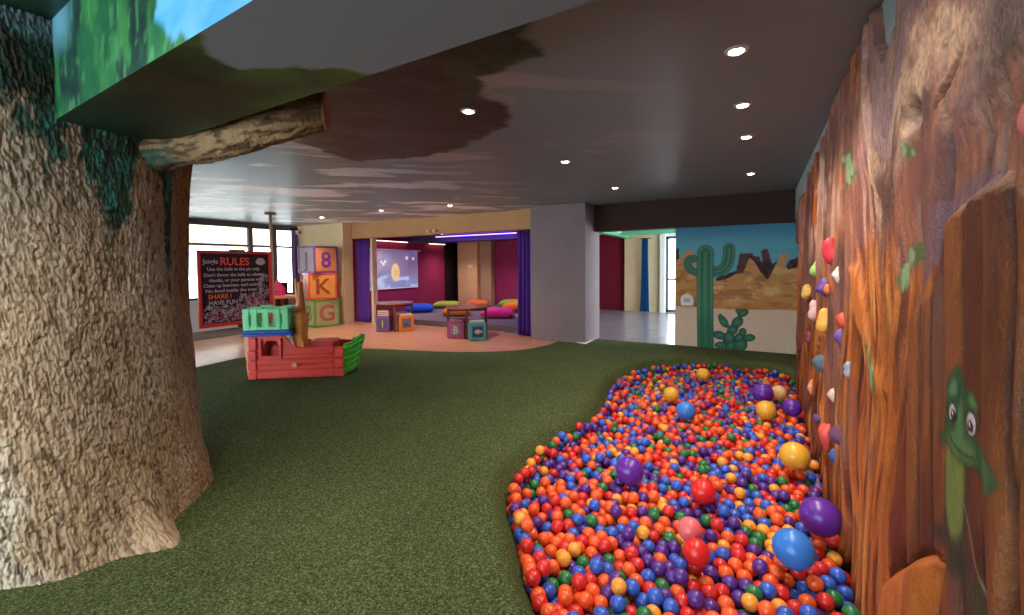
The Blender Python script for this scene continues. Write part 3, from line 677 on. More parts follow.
    c = mixc(c, lin(40, 18, 12), sstep(lw, lw*0.25, e1)*0.9); c = mixc(c, lin(58, 28, 16), sstep(0.009, 0.003, e2)*0.8*(0.3+0.7*seg))
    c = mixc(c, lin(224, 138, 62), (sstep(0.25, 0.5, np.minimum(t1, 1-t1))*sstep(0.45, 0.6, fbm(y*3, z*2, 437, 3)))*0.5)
    mvf = sstep(0.45, 0.62, fbm(y*2.6+2, z*1.5, 441, 4)+0.18*sstep(1.15, 1.9, z)-0.10*sstep(1.2, 0.6, z))
    c = mixc(c, mv, mvf*0.65*(1-fpn))
    c = mixc(c, pale, sstep(0.52, 0.70, fbm((y+wob)*9+4, z*2.2, 451, 4))*sstep(1.3, 1.9, z)*0.75)
    rk = mixc(np.tile(np.array(lin(166, 122, 104)), (n, 1)), lin(92, 64, 58), sstep(0.45, 0.65, fbm(y*4, z*3.2, 461, 4)))
    rk = mixc(rk, lin(214, 176, 146), sstep(0.5, 0.7, fbm(y*6+2, z*6, 471, 4))*0.7)
    rk = mixc(rk, lin(70, 50, 48), sstep(0.16, 0.04, np.abs((z-1.86)-(1.26-y)*0.35-0.03)+(fbm(y*5, z*5, 477, 4)-0.5)*0.10)*sstep(1.52, 1.36, y)*0.75)
    rk = mixc(rk, lin(132, 100, 116), sstep(0.5, 0.62, fbm(y*3+6, z*4, 479, 4))*sstep(1.3, 1.5, y)*0.6)
    c = c*(1-rock[:, None]*0.85)+rk*rock[:, None]*0.85
    c = c*(1+(0.15+0.55*rock*(z > 1.5))*(fbm(y*70, z*70, 486, 2)-0.5)*1.6)[:, None]
    pc = mixc(np.tile(np.array(lin(140, 78, 36)), (n, 1)), lin(92, 44, 22), sstep(0.4, 0.66, fbm(y*9+1, z*1.0, 481, 4)))
    pc = mixc(pc, lin(120, 84, 72), sstep(0.55, 0.7, fbm(y*5+8, z*1.6, 483, 4))*0.6); pc = mixc(pc, lin(48, 24, 16), sstep(0.012, 0.002, e3)*0.8*(1-sstep(0.20, 0.10, np.hypot((y-1.38), (z-0.96)/1.35))))
    c = c*(1-fpn[:, None]*0.95)+pc*fpn[:, None]*0.95
    ol = np.exp(-(dA/0.007)**2)+np.exp(-(dB/0.007)**2); c = mixc(c, lin(40, 18, 12), ol*0.0)
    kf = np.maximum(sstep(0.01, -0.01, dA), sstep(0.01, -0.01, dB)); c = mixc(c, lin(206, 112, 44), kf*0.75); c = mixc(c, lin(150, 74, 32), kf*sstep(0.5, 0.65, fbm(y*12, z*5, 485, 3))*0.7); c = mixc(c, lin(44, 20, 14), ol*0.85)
    c = mixc(c, lin(216, 126, 56), f2*0.7)
    mau = [(1.817, 1.299), (1.596, 1.451), (1.58, 1.531), (1.496, 1.58), (1.273, 1.61), (1.276, 1.64), (1.438, 1.66), (1.651, 1.60), (1.763, 1.488)]
    c = mixc(c, lin(122, 88, 94), sstep(0.015, -0.015, sdist(y, z, mau))*0.85)
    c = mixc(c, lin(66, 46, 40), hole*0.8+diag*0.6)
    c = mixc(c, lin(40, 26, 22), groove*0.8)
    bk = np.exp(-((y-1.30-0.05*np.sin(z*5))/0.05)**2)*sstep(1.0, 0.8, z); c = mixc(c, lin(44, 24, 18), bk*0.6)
    # painted leaves
    for poly in ([(1.999, 1.389), (1.94, 1.452), (1.86, 1.491), (1.786, 1.511), (1.733, 1.487), (1.833, 1.452), (1.91, 1.409), (1.955, 1.356)],
                 [(2.48, 1.184), (2.336, 1.201), (2.232, 1.12), (2.301, 1.079), (2.407, 1.122)],
                 [(1.984, 1.846), (1.91, 1.842), (1.87, 1.798), (1.941, 1.796)],
                 [(3.326, 2.08), (3.037, 2.075), (2.889, 1.913), (3.107, 1.866)]):
        dl = sdist(y, z, poly)+(fbm(y*20, z*20, 491, 3)-0.5)*0.02
        c = mixc(c, lin(66, 100, 54), sstep(0.025, -0.012, dl)*0.85); c = mixc(c, lin(150, 172, 126), sstep(-0.004, -0.02, dl+0.02*np.sin(y*70))*0.7)
    # painted lizard peeping out
    def closed(p): return smooth_poly(p[-1:]+p+p[:2], 4)[4:-4]
    def pf(poly, col, soft=0.006, k=1.0, sm=True):
        nonlocal c
        c = mixc(c, lin(*col), sstep(soft, -soft, sdist(y, z, closed(poly) if sm else poly))*k)
    pf([(1.482, 0.808), (1.40, 0.84), (1.356, 0.852), (1.313, 0.789), (1.243, 0.775), (1.10, 0.72), (1.10, 0.60), (1.218, 0.66), (1.308, 0.700), (1.43, 0.752)], (58, 66, 40), 0.03, 0.75)
    pf([(1.46, 0.96), (1.342, 1.004), (1.316, 0.93), (1.326, 0.83), (1.30, 0.76), (1.40, 0.70), (1.494, 0.727), (1.575, 0.711), (1.564, 0.745), (1.487, 0.785), (1.472, 0.882)], (46, 50, 32), 0.016, 0.85)
    pf([(1.45, 1.0), (1.36, 1.0), (1.350, 0.90), (1.365, 0.82), (1.41, 0.79), (1.45, 0.84), (1.458, 0.92)], (116, 134, 62), 0.016, 0.95)
    c = mixc(c, lin(150, 140, 120), sstep(0.006, 0.001, pdist(y, z, [(1.345, 0.90), (1.31, 0.86), (1.27, 0.80), (1.22, 0.75)], False))*0.6)
    head = [(1.475, 1.10), (1.466, 1.15), (1.440, 1.175), (1.421, 1.20), (1.395, 1.170), (1.362, 1.160), (1.335, 1.165), (1.310, 1.14), (1.297, 1.10), (1.300, 1.06), (1.265, 1.055), (1.230, 1.050), (1.195, 1.030), (1.186, 1.005), (1.235, 0.968), (1.27, 0.990), (1.306, 1.000), (1.362, 0.985), (1.42, 0.985), (1.46, 0.998), (1.505, 0.978), (1.521, 1.0), (1.490, 1.03), (1.476, 1.06)]
    pf(head, (26, 34, 20), 0.02, 0.7); pf(head, (46, 84, 46), 0.005)
    pf([(1.468, 1.12), (1.440, 1.165), (1.418, 1.190), (1.395, 1.15), (1.405, 1.115)], (40, 74, 44), 0.012, 0.9)
    pf([(1.455, 1.125), (1.43, 1.165), (1.415, 1.135)], (116, 156, 112), 0.010, 0.7); pf([(1.345, 1.135), (1.325, 1.155), (1.305, 1.13)], (104, 146, 96), 0.010, 0.7)
    pf([(1.385, 1.13), (1.365, 1.06), (1.37, 1.01), (1.40, 1.02), (1.41, 1.08)], (92, 136, 84), 0.012, 0.7)
    pf([(1.455, 1.022), (1.40, 1.046), (1.34, 1.044), (1.302, 1.036), (1.306, 1.010), (1.362, 0.995), (1.42, 0.992)], (86, 128, 74), 0.010, 0.8)
    pf([(1.26, 1.045), (1.21, 1.028), (1.20, 1.010), (1.235, 0.985), (1.262, 1.01)], (74, 118, 76), 0.010, 0.7)
    c = mixc(c, lin(24, 36, 22), sstep(0.005, 0.0015, pdist(y, z, smooth_poly([(1.445, 1.026), (1.40, 1.008), (1.35, 1.010), (1.305, 1.020)], 4), False)))
    for ey, ez, ra, rb, py_, pz_ in ((1.430, 1.083, 0.021, 0.019, 1.424, 1.079), (1.324, 1.090, 0.022, 0.025, 1.327, 1.083)):
        q = np.hypot((y-ey)/ra, (z-ez)/rb); c = mixc(c, lin(30, 40, 26), sstep(1.35, 1.1, q)); c = mixc(c, lin(206, 190, 196), sstep(1.05, 0.92, q))
        q = np.hypot((y-py_)/0.016, (z-pz_)/0.014); c = mixc(c, lin(44, 22, 22), sstep(1.1, 0.9, q)*sstep(-0.02, 0.0, 1.0-np.hypot((y-ey)/ra, (z-ez)/rb)))
        q = np.hypot((y-py_-0.004)/0.005, (z-pz_-0.004)/0.004); c = mixc(c, lin(230, 230, 230), sstep(1.2, 0.8, q))
    # silhouette of the top edge
    ztop = np.interp(ys, [0, 2.02, 2.10, 2.30, 2.46, 2.54, 4.0, 4.35, 4.8, 5.3, 5.9, 6.6, 7.7], [2.59, 2.59, 2.30, 2.26, 2.38, 2.59, 2.59, 2.50, 2.46, 2.40, 2.34, 2.28, 2.18])+0.05*(vnoise(ys*9, ys*0, 77)-0.5)*((ys > 4.2) | ((ys > 2.05) & (ys < 2.5)))
    Zn = -0.40+(Zg+0.40)/(2.585+0.40)*(ztop[:, None]+0.40)
    xx = 0.460-np.clip(d, -0.01, 0.2).reshape(Yg.shape)+0.05*sstep(6.5, 7.7, Yg)*sstep(2.1, 2.0, Zg)
    # close the rim back onto the wall
    xx[0, :] = 0.549; xx[-1, :] = 0.549; xx[:, 0] = 0.549; xx[:, -1] = 0.549
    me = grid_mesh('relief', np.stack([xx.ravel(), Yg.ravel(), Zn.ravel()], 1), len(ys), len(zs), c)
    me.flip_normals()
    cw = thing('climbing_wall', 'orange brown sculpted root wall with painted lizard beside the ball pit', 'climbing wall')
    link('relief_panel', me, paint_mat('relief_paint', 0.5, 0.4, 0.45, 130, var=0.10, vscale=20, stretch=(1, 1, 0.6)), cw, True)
    return ys, Yg, Zn, xx
RY, RYg, RZn, RXX = relief()
def relief_x(y, z):
    i = int(np.clip(np.searchsorted(RY, y), 0, len(RY)-1)); j = int(np.argmin(np.abs(RZn[i]-z))); q = RXX[max(i-9, 0):i+4, j-6:j+7]; return float(q.min()*0.6+RXX[i, j]*0.4)

# climbing holds, each bolted on the relief
def blob(r, seed, sx=1.0, sy=1.0, sz=1.0, bump=0.25, point=0.0):
    bm = B(); bmesh.ops.create_icosphere(bm, subdivisions=3, radius=1.0)
    rnd = random.Random(seed); ph = [rnd.uniform(0, 6.28) for _ in range(6)]
    for v in bm.verts:
        p = v.co.normalized()
        k = 1+bump*(0.5*math.sin(3*p.x+ph[0])*math.sin(3*p.y+ph[1])+0.5*math.sin(4*p.z+ph[2])*math.cos(2*p.x+ph[3]))
        if point: k *= 1-point*0.5*(p.z+1)*(abs(p.y))
        x_ = p.x*k*sx
        if x_ > 0: x_ *= 0.25            # flat back towards the wall
        v.co = Vector((x_*r, p.y*k*sy*r, p.z*k*sz*r))
    return bm
holds = [('red wedge climbing hold, highest of all', (205, 50, 62), 3.742, 1.543, 0.085, 1, 1, 1.25, 0.9), ('pale green climbing hold near the top of the far end', (150, 190, 96), 4.611, 1.392, 0.085, 1, 0.9, 1.1, 0), ('white shell shaped climbing hold right of the green one', (222, 206, 196), 3.379, 1.379, 0.06, 1, 1, 1, 0.6),
         ('purple climbing hold below the white shell hold', (104, 70, 142), 4.105, 1.267, 0.085, 1, 1, 0.9, 0), ('small orange knob climbing hold against the purple hold', (214, 110, 60), 3.80, 1.265, 0.045, 1, 1, 0.8, 0), ('mustard yellow climbing hold on the far edge of the wall', (222, 176, 84), 5.232, 1.165, 0.085, 1, 1, 1, 0),
         ('pinkish white pointed climbing hold below the mustard hold', (222, 176, 172), 4.54, 1.048, 0.085, 1, 0.9, 1.2, 0.5), ('curved yellow climbing hold left of the brick red one', (222, 168, 74), 3.874, 1.029, 0.085, 1, 0.8, 1.2, 0), ('brick red climbing hold at mid height', (196, 76, 56), 3.137, 1.119, 0.06, 1, 1.2, 1, 0.2),
         ('maroon climbing hold low on the far edge', (128, 50, 62), 5.08, 0.734, 0.085, 1, 1.1, 0.8, 0), ('violet cup climbing hold under the brick red one', (112, 82, 150), 3.256, 1.002, 0.06, 1, 1, 1.3, 0.3), ('dark blue grey climbing hold', (84, 104, 116), 4.159, 0.662, 0.075, 1, 0.9, 1, 0),
         ('light grey pointed climbing hold', (146, 152, 164), 2.957, 0.869, 0.050, 1, 1, 1, 0.7), ('beige round climbing hold with small stem', (214, 188, 166), 3.477, 0.593, 0.055, 1, 1, 0.9, 0.2), ('coral pink half moon climbing hold close above the balls', (226, 88, 84), 3.783, 0.207, 0.095, 0.8, 0.9, 1.2, 0),
         ('dark purple brown climbing hold lowest but one', (104, 66, 96), 3.072, 0.46, 0.065, 1, 1, 1.2, 0.1), ('blue wedge climbing hold just above the balls', (66, 90, 150), 3.283, 0.261, 0.055, 1, 1, 1.1, 0.7), ('peach climbing hold low near the far edge', (226, 150, 110), 4.695, 0.337, 0.06, 1, 0.8, 1.2, 0),
         ('small violet knob climbing hold low down', (96, 72, 130), 4.32, 0.171, 0.05, 1, 1, 0.9, 0), ('pink and white round hold on the rock near the camera', (226, 120, 124), 1.175, 1.715, 0.05, 0.7, 1, 1.2, 0)]
for k, (lb, col, y, z, r, sx, sy, sz, pt) in enumerate(holds):
    xs_ = relief_x(y, z)
    t = thing('climbing_hold', lb, 'climbing hold', (xs_+0.01, y, z), 0, 'climbing holds on the relief wall')
    obj('grip', blob(r*0.88, k+3, sx*0.9, sy, sz, 0.3, pt), mat('resin_%d' % k, lin(*col), 0.5, 0.4, 0.12, 20, 0.1, 120), t, True)
    b_ = B(); cyl(b_, (-r*0.74*sx, 0, 0), 0.009, 0.02, 10, axis='x'); obj('bolt', b_, M_frame, t)

# ------------------------------------------------------------------ ceiling downlights
M_lens = mat('lamp_lens', (1, 0.9, 0.8), 0.3, 0.3, emit=(1.0, 0.88, 0.76), estr=55)
M_trim = mat('lamp_trim', lin(200, 190, 180), 0.35, 0.5, metal=0.6)
def downlight(x, y, label, e, z=CEIL, group='recessed ceiling lights', ang=125, r=0.036):
    t = thing('ceiling_light', label, 'ceiling light', (x, y, z), 0, group)
    bm = B(); lathe(bm, [(r+0.002, -0.001), (r+0.002, -0.010), (r+0.010, -0.014), (r+0.022, -0.007), (r+0.024, 0.0)], (0, 0, 0), 28); obj('trim_ring', bm, M_trim, t, True)
    bm = B(); lathe(bm, [(r*0.3, -0.016), (r*0.8, -0.014), (r, -0.008), (r, -0.002)], (0, 0, 0), 24); obj('lens', bm, M_lens, t, True)
    lamp('downlight_spot', 'SPOT', (0, 0, -0.03), e, WARM, t, 0.05, math.radians(ang), 0.85)
    return t
E0 = 62
downlight(-0.13, 2.68, 'ceiling light nearest the camera in the row over the ball pit', E0*1.25)
downlight(-0.13, 3.60, 'second ceiling light from the camera over the ball pit', E0)
downlight(-0.13, 4.51, 'third ceiling light from the camera over the ball pit', E0)
downlight(-0.13, 6.34, 'ceiling light over the far end of the ball pit', E0*0.8)
downlight(-1.89, 2.68, 'ceiling light inside the painted dark canopy', E0)
downlight(-1.89, 4.51, 'lone ceiling light between the painted canopy and the pillar', E0)
downlight(-1.89, 6.40, 'ceiling light in front of the doorway beside the pillar', E0*0.7)
downlight(-5.07, 6.55, 'ceiling light in front of the tan beam, nearest the pillar', E0*1.5)
downlight(-6.66, 6.36, 'ceiling light in front of the tan beam, middle one', E0*1.5)
downlight(-8.68, 6.50, 'ceiling light nearest the stacked letter blocks', E0*1.6)
for (x, y, e) in ((-0.13, 1.76, 0.6), (-1.0, -0.4, 1.2), (-1.9, 0.2, 1.2), (-0.4, -1.4, 1.0), (-2.2, -1.3, 1.0)):  # unseen lamps added to light the near end of the room
    downlight(x, y, 'unseen ceiling light added behind the painted beam', E0*e)

# ------------------------------------------------------------------ balls
BALLC = [('orange', (232, 92, 40), 0.26), ('red', (206, 44, 42), 0.19), ('blue', (54, 92, 190), 0.18), ('purple', (84, 44, 132), 0.17), ('green', (38, 112, 62), 0.11), ('yellow', (236, 156, 56), 0.09)]
M_ball = {nm: mat('%s_ball_plastic' % nm, lin(*c), 0.28, 0.5) for nm, c, _ in BALLC}
BR = 0.0385
BIG = [(0.315, 2.98, 0.03, 0.104, 'purple', 'largest purple ball, against the root wall'), (0.165, 2.59, 0.02, 0.096, 'blue', 'large light blue ball near the root wall'), (0.245, 3.89, 0.015, 0.103, 'yellow', 'largest yellow ball, beside the coral climbing hold'),
       (-0.80, 3.08, 0.0, 0.098, 'purple', 'large purple ball on the left half of the pit'), (-0.31, 3.06, -0.02, 0.078, 'red', 'larger red ball in the middle of the pit'), (-0.325, 2.56, -0.01, 0.066, 'pink', 'pink ball, the only pink one'), (-0.27, 2.38, -0.015, 0.066, 'red', 'larger red ball touching the pink one'),
       (0.04, 5.62, 0.02, 0.108, 'purple', 'large purple ball hiding a cream one far back'), (0.065, 5.05, 0.0, 0.093, 'yellow', 'large mustard ball in front of a purple one'), (0.30, 5.26, 0.0, 0.090, 'purple', 'large purple ball at the far end of the root wall'),
       (0.20, 5.80, 0.0, 0.085, 'cream', 'cream ball half hidden behind a large purple one'), (-0.64, 4.64, 0.0, 0.093, 'blue', 'light blue ball in the far half of the pit'), (-0.875, 5.19, -0.01, 0.084, 'yellow', 'mustard ball left of the far light blue one'), (-0.655, 6.30, 0.0, 0.086, 'yellow', 'farthest mustard ball at the back of the pit')]
BIG = [(x, y, z-0.03, r, c, l) for x, y, z, r, c, l in BIG]
def simulate():
    rng = np.random.default_rng(5)
    zb = -0.335
    # jittered start positions above the pit floor
    xs = np.arange(-6, 6, BR*2.02); ys = np.arange(-6, 9, BR*2.02); ROT = (0.37, 1.1, 0.71, 1.9)
    lay = []
    for k in range(4):
        gx, gy = np.meshgrid(xs+(k % 2)*BR, ys+(k % 2)*BR); gx, gy = gx.ravel(), gy.ravel(); gx, gy = gx*math.cos(ROT[k])-gy*math.sin(ROT[k]), gx*math.sin(ROT[k])+gy*math.cos(ROT[k])+3
        lay.append(np.stack([gx, gy, np.full(len(gx), -0.29+k*0.068)], 1))
    p = np.concatenate(lay); p += rng.normal(0, 0.028, p.shape)
    d = sdist(p[:, 0], p[:, 1], PITS)
    cz = carpet_z(p[:, 0], p[:, 1])
    p = p[(p[:, 1] > 1.2) & (d < -0.005) & (p[:, 2] > cz+BR*0.9) & (p[:, 0] < 0.42-BR)]
    drop = rng.random(len(p)) < np.where(p[:, 2] > -0.10, 0.42, 0.02); p = p[~drop]
    big = np.array([b[:3] for b in BIG]); bigr = np.array([b[3] for b in BIG])
    dd = np.linalg.norm(p[:, None]-big[None], axis=2); p = p[(dd > bigr[None]+BR*0.6).all(1)]
    cell = BR*2.3
    off = [(a, b, c) for a in (-1, 0, 1) for b in (-1, 0, 1) for c in (-1, 0, 1)]
    ia = ib = None
    for it in range(110):
        if it % 4 == 0:
            k = np.floor((p-np.array([-2.5, 0.5, -1]))/cell).astype(np.int64); key = (k[:, 0]*1000+k[:, 1])*1000+k[:, 2]
            order = np.argsort(key, kind='stable'); sk = key[order]; A_, B_ = [], []
            for o in off:
                k2 = key+(o[0]*1000+o[1])*1000+o[2]
                s = np.searchsorted(sk, k2, 'left'); e = np.searchsorted(sk, k2, 'right')
                cnt = e-s
                for m in range(int(cnt.max())):
                    sel = np.nonzero(cnt > m)[0]; j = order[s[sel]+m]; q = sel < j
                    A_.append(sel[q]); B_.append(j[q])
            ia = np.concatenate(A_); ib = np.concatenate(B_)
        if it < 80: p[:, 2] -= 0.0025
        v = p[ia]-p[ib]; L = np.linalg.norm(v, axis=1)+1e-9; ov = np.clip(2*BR-L, 0, None); c = (v/L[:, None])*(ov*0.40)[:, None]
        np.add.at(p, ia, c); np.add.at(p, ib, -c)
        v = p[:, None]-big[None]; L = np.linalg.norm(v, axis=2)+1e-9; ov = np.clip(bigr[None]+BR-L, 0, None); p += (v/L[..., None]*(ov*0.8)[..., None]).sum(1)
        fl = carpet_z(p[:, 0], p[:, 1])+BR+0.002; p[:, 2] = np.maximum(p[:, 2], fl)
        p[:, 0] = np.minimum(p[:, 0], np.interp(p[:, 1], RY, RLIM)-BR)
        dd = sdist(p[:, 0], p[:, 1], PITS); out = dd > 0.0
        p[out, 0] += np.where(p[out, 0] < -0.6, 0.01, 0.0); p[out, 1] += np.where(p[out, 1] < 2.6, 0.01, np.where(p[out, 1] > 6.2, -0.01, 0))
    return p
_j = int(np.argmin(np.abs(RZn[0]+0.10))); RLIM = RXX[:, _j-14:_j+14].min(1)+0.004
BP = simulate()
rng = np.random.default_rng(11)
# loose colour clusters, as balls of a colour tend to meet
names = [b[0] for b in BALLC]; wts = np.cumsum([b[2] for b in BALLC]); wts = wts/wts[-1]
u_ = np.clip(0.5+(rng.random(len(BP))-0.5)*1.0, 0, 0.9999)
ci = np.searchsorted(wts, u_)
for _ in range(int(len(BP)*0.13)):
    i = rng.integers(len(BP)); dd = np.linalg.norm(BP-BP[i], axis=1); j = np.argsort(dd)[1]; ci[j] = ci[i]
# which balls show largest: unobstructed, inside the picture, nearest
camp = np.array([0, 0, EYE]); v = BP-camp; dep = v@np.array(fw)
px_ = CX+F*(v@np.array(rt))/dep; py_ = CY-F*(v@np.array(up))/dep
inview = (px_ > -5) & (px_ < 1029) & (py_ < 622) & (py_ > 0)
order = np.argsort(dep); shown = []
for i in order:
    if not inview[i]: continue
    r_ = v[i]/np.linalg.norm(v[i]); Li = np.linalg.norm(v[i])
    t = v@r_; near = (t < Li-0.01) & (t > 0) & (np.linalg.norm(v-t[:, None]*r_, axis=1) < BR*0.75)
    if near.any(): continue
    shown.append(int(i))
    if len(shown) >= 290: break
shown_set = set(shown)
def ico(sub):
    bm = B(); bmesh.ops.create_icosphere(bm, subdivisions=sub, radius=1.0)
    vs = np.array([q.co[:] for q in bm.verts]); fs = np.array([[l.index for l in f.verts] for f in bm.faces]); bm.free(); return vs, fs
protos = {}
for nm, _, _ in BALLC:
    bm = B(); bmesh.ops.create_icosphere(bm, subdivisions=4, radius=BR)
    me = bpy.data.meshes.new('ball'); bm.to_mesh(me); bm.free(); me.materials.append(M_ball[nm]); me.polygons.foreach_set('use_smooth', [True]*len(me.polygons)); protos[nm] = me
for i in shown:
    nm = names[ci[i]]; o = bpy.data.objects.new('ball', protos[nm]); COL.objects.link(o); o.location = BP[i]
    o.rotation_euler = (random.random()*6, random.random()*6, 0)
    tag(o, 'small %s plastic ball at the near end of the ball pit' % nm, 'ball', 'small balls at the near end of the pit')
rest = [i for i in range(len(BP)) if i not in shown_set]
vs, fs = ico(3)
ctr = BP[rest]; V = (ctr[:, None, :]+vs[None]*BR).reshape(-1, 3); Fc = (fs[None]+(np.arange(len(rest))*len(vs))[:, None, None]).reshape(-1, 3)
me = bpy.data.meshes.new('pit_balls'); me.vertices.add(len(V)); me.vertices.foreach_set('co', V.astype(np.float32).ravel())
me.loops.add(Fc.size); me.loops.foreach_set('vertex_index', Fc.ravel().astype(np.int32)); me.polygons.add(len(Fc)); me.polygons.foreach_set('loop_start', (np.arange(len(Fc))*3).astype(np.int32))
me.update(calc_edges=True)
for nm in names: me.materials.append(M_ball[nm])
me.polygons.foreach_set('material_index', np.repeat(ci[rest], len(fs)).astype(np.int32)); me.polygons.foreach_set('use_smooth', np.ones(len(Fc), bool))
tag(link('pit_balls', me, None), 'mass of small mixed colour plastic balls filling the rest of the pit', 'balls', None, 'stuff')
BIGC = {'purple': (96, 40, 150), 'blue': (52, 120, 205), 'yellow': (226, 166, 50), 'red': (214, 36, 34), 'pink': (224, 104, 110), 'cream': (226, 184, 120)}
for x, y, z, r, cn, lb in BIG:
    t = thing('large_ball', lb, 'ball', (x, y, z), 0, 'larger balls lying in the pit')
    bm = B(); bmesh.ops.create_uvsphere(bm, u_segments=40, v_segments=24, radius=r); obj('shell', bm, mat('vinyl_'+cn, lin(*BIGC[cn]), 0.3, 0.5), t, True)
    bm = B(); lathe(bm, [(0.006, r*0.985), (0.006, r+0.001), (0.003, r+0.002)], (0, 0, 0), 10); ob = obj('valve', bm, mat('valve_'+cn, lin(*BIGC[cn]), 0.5, 0.4), t)
    t.rotation_euler = (1.2+random.random()*1.5, random.random(), random.random()*6)
# ------------------------------------------------------------------ chalkboard between two poles
BDX = -8.90
bd = thing('chalkboard', 'red framed chalkboard of play rules with white and red chalk writing', 'chalkboard', (BDX, 4.75, 0.35))
Lb, Rb, Hb = -0.72, 0.66, 1.44           # local y range, height
M_redframe = mat('red_wood', lin(196, 50, 40), 0.45, 0.4, 0.12, 12, stretch=(1, 0.3, 1))
obj('slate', box(B(), -0.012, 0.004, Lb+0.05, Rb-0.05, 0.05, Hb-0.05), mat('chalk_slate', lin(52, 38, 46), 0.9, 0.15, 0.25, 7), bd)
fr = B(); t_ = 0.055
box(fr, -0.02, 0.025, Lb, Rb, 0, t_+0.01, 0.005); box(fr, -0.02, 0.025, Lb, Rb, Hb-t_, Hb, 0.005); box(fr, -0.02, 0.025, Lb, Lb+t_, t_, Hb-t_, 0.005); box(fr, -0.02, 0.025, Rb-t_, Rb, t_, Hb-t_, 0.005)
obj('frame', fr, M_redframe, bd)
obj('name_plate', box(B(), 0.0, 0.034, -0.17, 0.13, Hb-0.045, Hb+0.03, 0.008), mat('tarnished_brass', lin(120, 96, 70), 0.5, 0.5, 0.2, 20), bd)
def chalk(name, rows, m):
    for body, size, y, z, al, sx in rows: obj(name, text_into(B(), body, size, (0.006, y, z), ROT_PX, 0.001, al, sx), m, bd)
M_chalk = mat('white_chalk', lin(176, 164, 168), 0.95, 0.05, 0.2, 60); M_chalkred = mat('red_chalk', lin(236, 84, 76), 0.95, 0.05, 0.15, 60); M_chalkpink = mat('pink_chalk', lin(190, 84, 128), 0.95, 0.05, 0.15, 60); M_chalkor = mat('orange_chalk', lin(226, 108, 66), 0.95, 0.05, 0.15, 60)
chalk('chalk_heading', [('RULES', 0.205, -0.06, 1.165, 'CENTER', 0.98)], M_chalkred)
chalk('chalk_line', [('Jungle', 0.13, -0.625, 1.19, 'LEFT', 0.85), ('Use the balls in the pit only', 0.088, -0.56, 1.06, 'LEFT', 1.0), ("Don't throw the balls at others", 0.088, -0.62, 0.95, 'LEFT', 0.98), ('thanks, or your parents will', 0.088, -0.53, 0.85, 'LEFT', 1.0),
                        ('Clean up between each activity', 0.088, -0.63, 0.75, 'LEFT', 0.98), ('No food inside the tree!', 0.088, -0.60, 0.65, 'LEFT', 1.1), ('HAVE FUN', 0.115, -0.55, 0.415, 'LEFT', 0.95)], M_chalk)
chalk('chalk_motto', [('SHARE !', 0.12, -0.56, 0.53, 'LEFT', 1.0)], M_chalkor)
rnd = random.Random(3)
def squiggles(name, n, m, y0, y1, z0, z1, seed):
    rr = random.Random(seed); bm = B()
    for _ in range(n):
        y, z, r = rr.uniform(y0, y1), rr.uniform(z0, z1), rr.uniform(0.012, 0.04); a0 = rr.uniform(0, 6.28); turns = rr.uniform(0.5, 1.3)
        pts = [(0.006, y+r*(1-0.5*k/9)*math.cos(a0+turns*6.28*k/9), z+r*(1-0.5*k/9)*math.sin(a0+turns*6.28*k/9)) for k in range(10)]
        tube(bm, pts, 0.0035, 4)
    return obj(name, bm, m, bd)
squiggles('chalk_doodles', 230, M_chalk, -0.64, 0.58, 0.09, 0.40, 1)
squiggles('chalk_doodles', 70, M_chalk, 0.0, 0.58, 0.38, 0.60, 2)
squiggles('chalk_doodles', 45, M_chalk, 0.40, 0.58, 0.60, 1.0, 4)
squiggles('chalk_pink_doodles', 90, M_chalkpink, -0.62, 0.30, 0.09, 0.32, 5)
squiggles('chalk_pink_doodles', 45, M_chalkpink, 0.15, 0.50, 0.38, 0.52, 6)
bm = B(); bmesh.ops.create_icosphere(bm, subdivisions=2, radius=1)
for v in bm.verts: v.co = Vector((0.004+v.co.x*0.002, 0.44+v.co.y*0.10*(1+0.15*math.sin(v.co.z*9)), 1.235+v.co.z*0.075))
tag(obj('chalk_cloud', bm, M_chalk, bd), 'white chalk cloud in the top corner')
M_steel = mat('brushed_steel', lin(186, 160, 140), 0.4, 0.5, 0.1, 10, metal=0.2)
for y, lb in ((5.445, 'slim metal floor to ceiling pole at the chalkboard edge by the toy boat'), (3.80, 'slim metal floor to ceiling pole behind the tree holding the chalkboard')):
    p = thing('support_pole', lb, 'pole', (BDX-0.02, y, 0), 0, 'poles holding the chalkboard')
    obj('pole', cyl(B(), (0, 0, 0.0), 0.032, CEIL-0.03, 20), M_steel, p, True)
    obj('flange', lathe(B(), [(0.105, CEIL-0.035), (0.11, CEIL-0.03), (0.11, CEIL-0.012), (0.10, CEIL-0.004)], (0, 0, 0), 28), mat('dark_flange', lin(70, 60, 56), 0.5, 0.4), p)
    obj('foot_plate', lathe(B(), [(0.10, 0.0), (0.10, 0.008), (0.04, 0.014)], (0, 0, 0), 24), M_steel, p)
tag(obj('floor_mat', box(B(), -11.1, -9.95, 2.6, 5.75, -0.005, 0.012, 0.005), mat('grey_mat', lin(132, 120, 110), 0.9, 0.1, 0.1, 20)), 'flat grey mat on the wood floor under the chalkboard', 'mat')

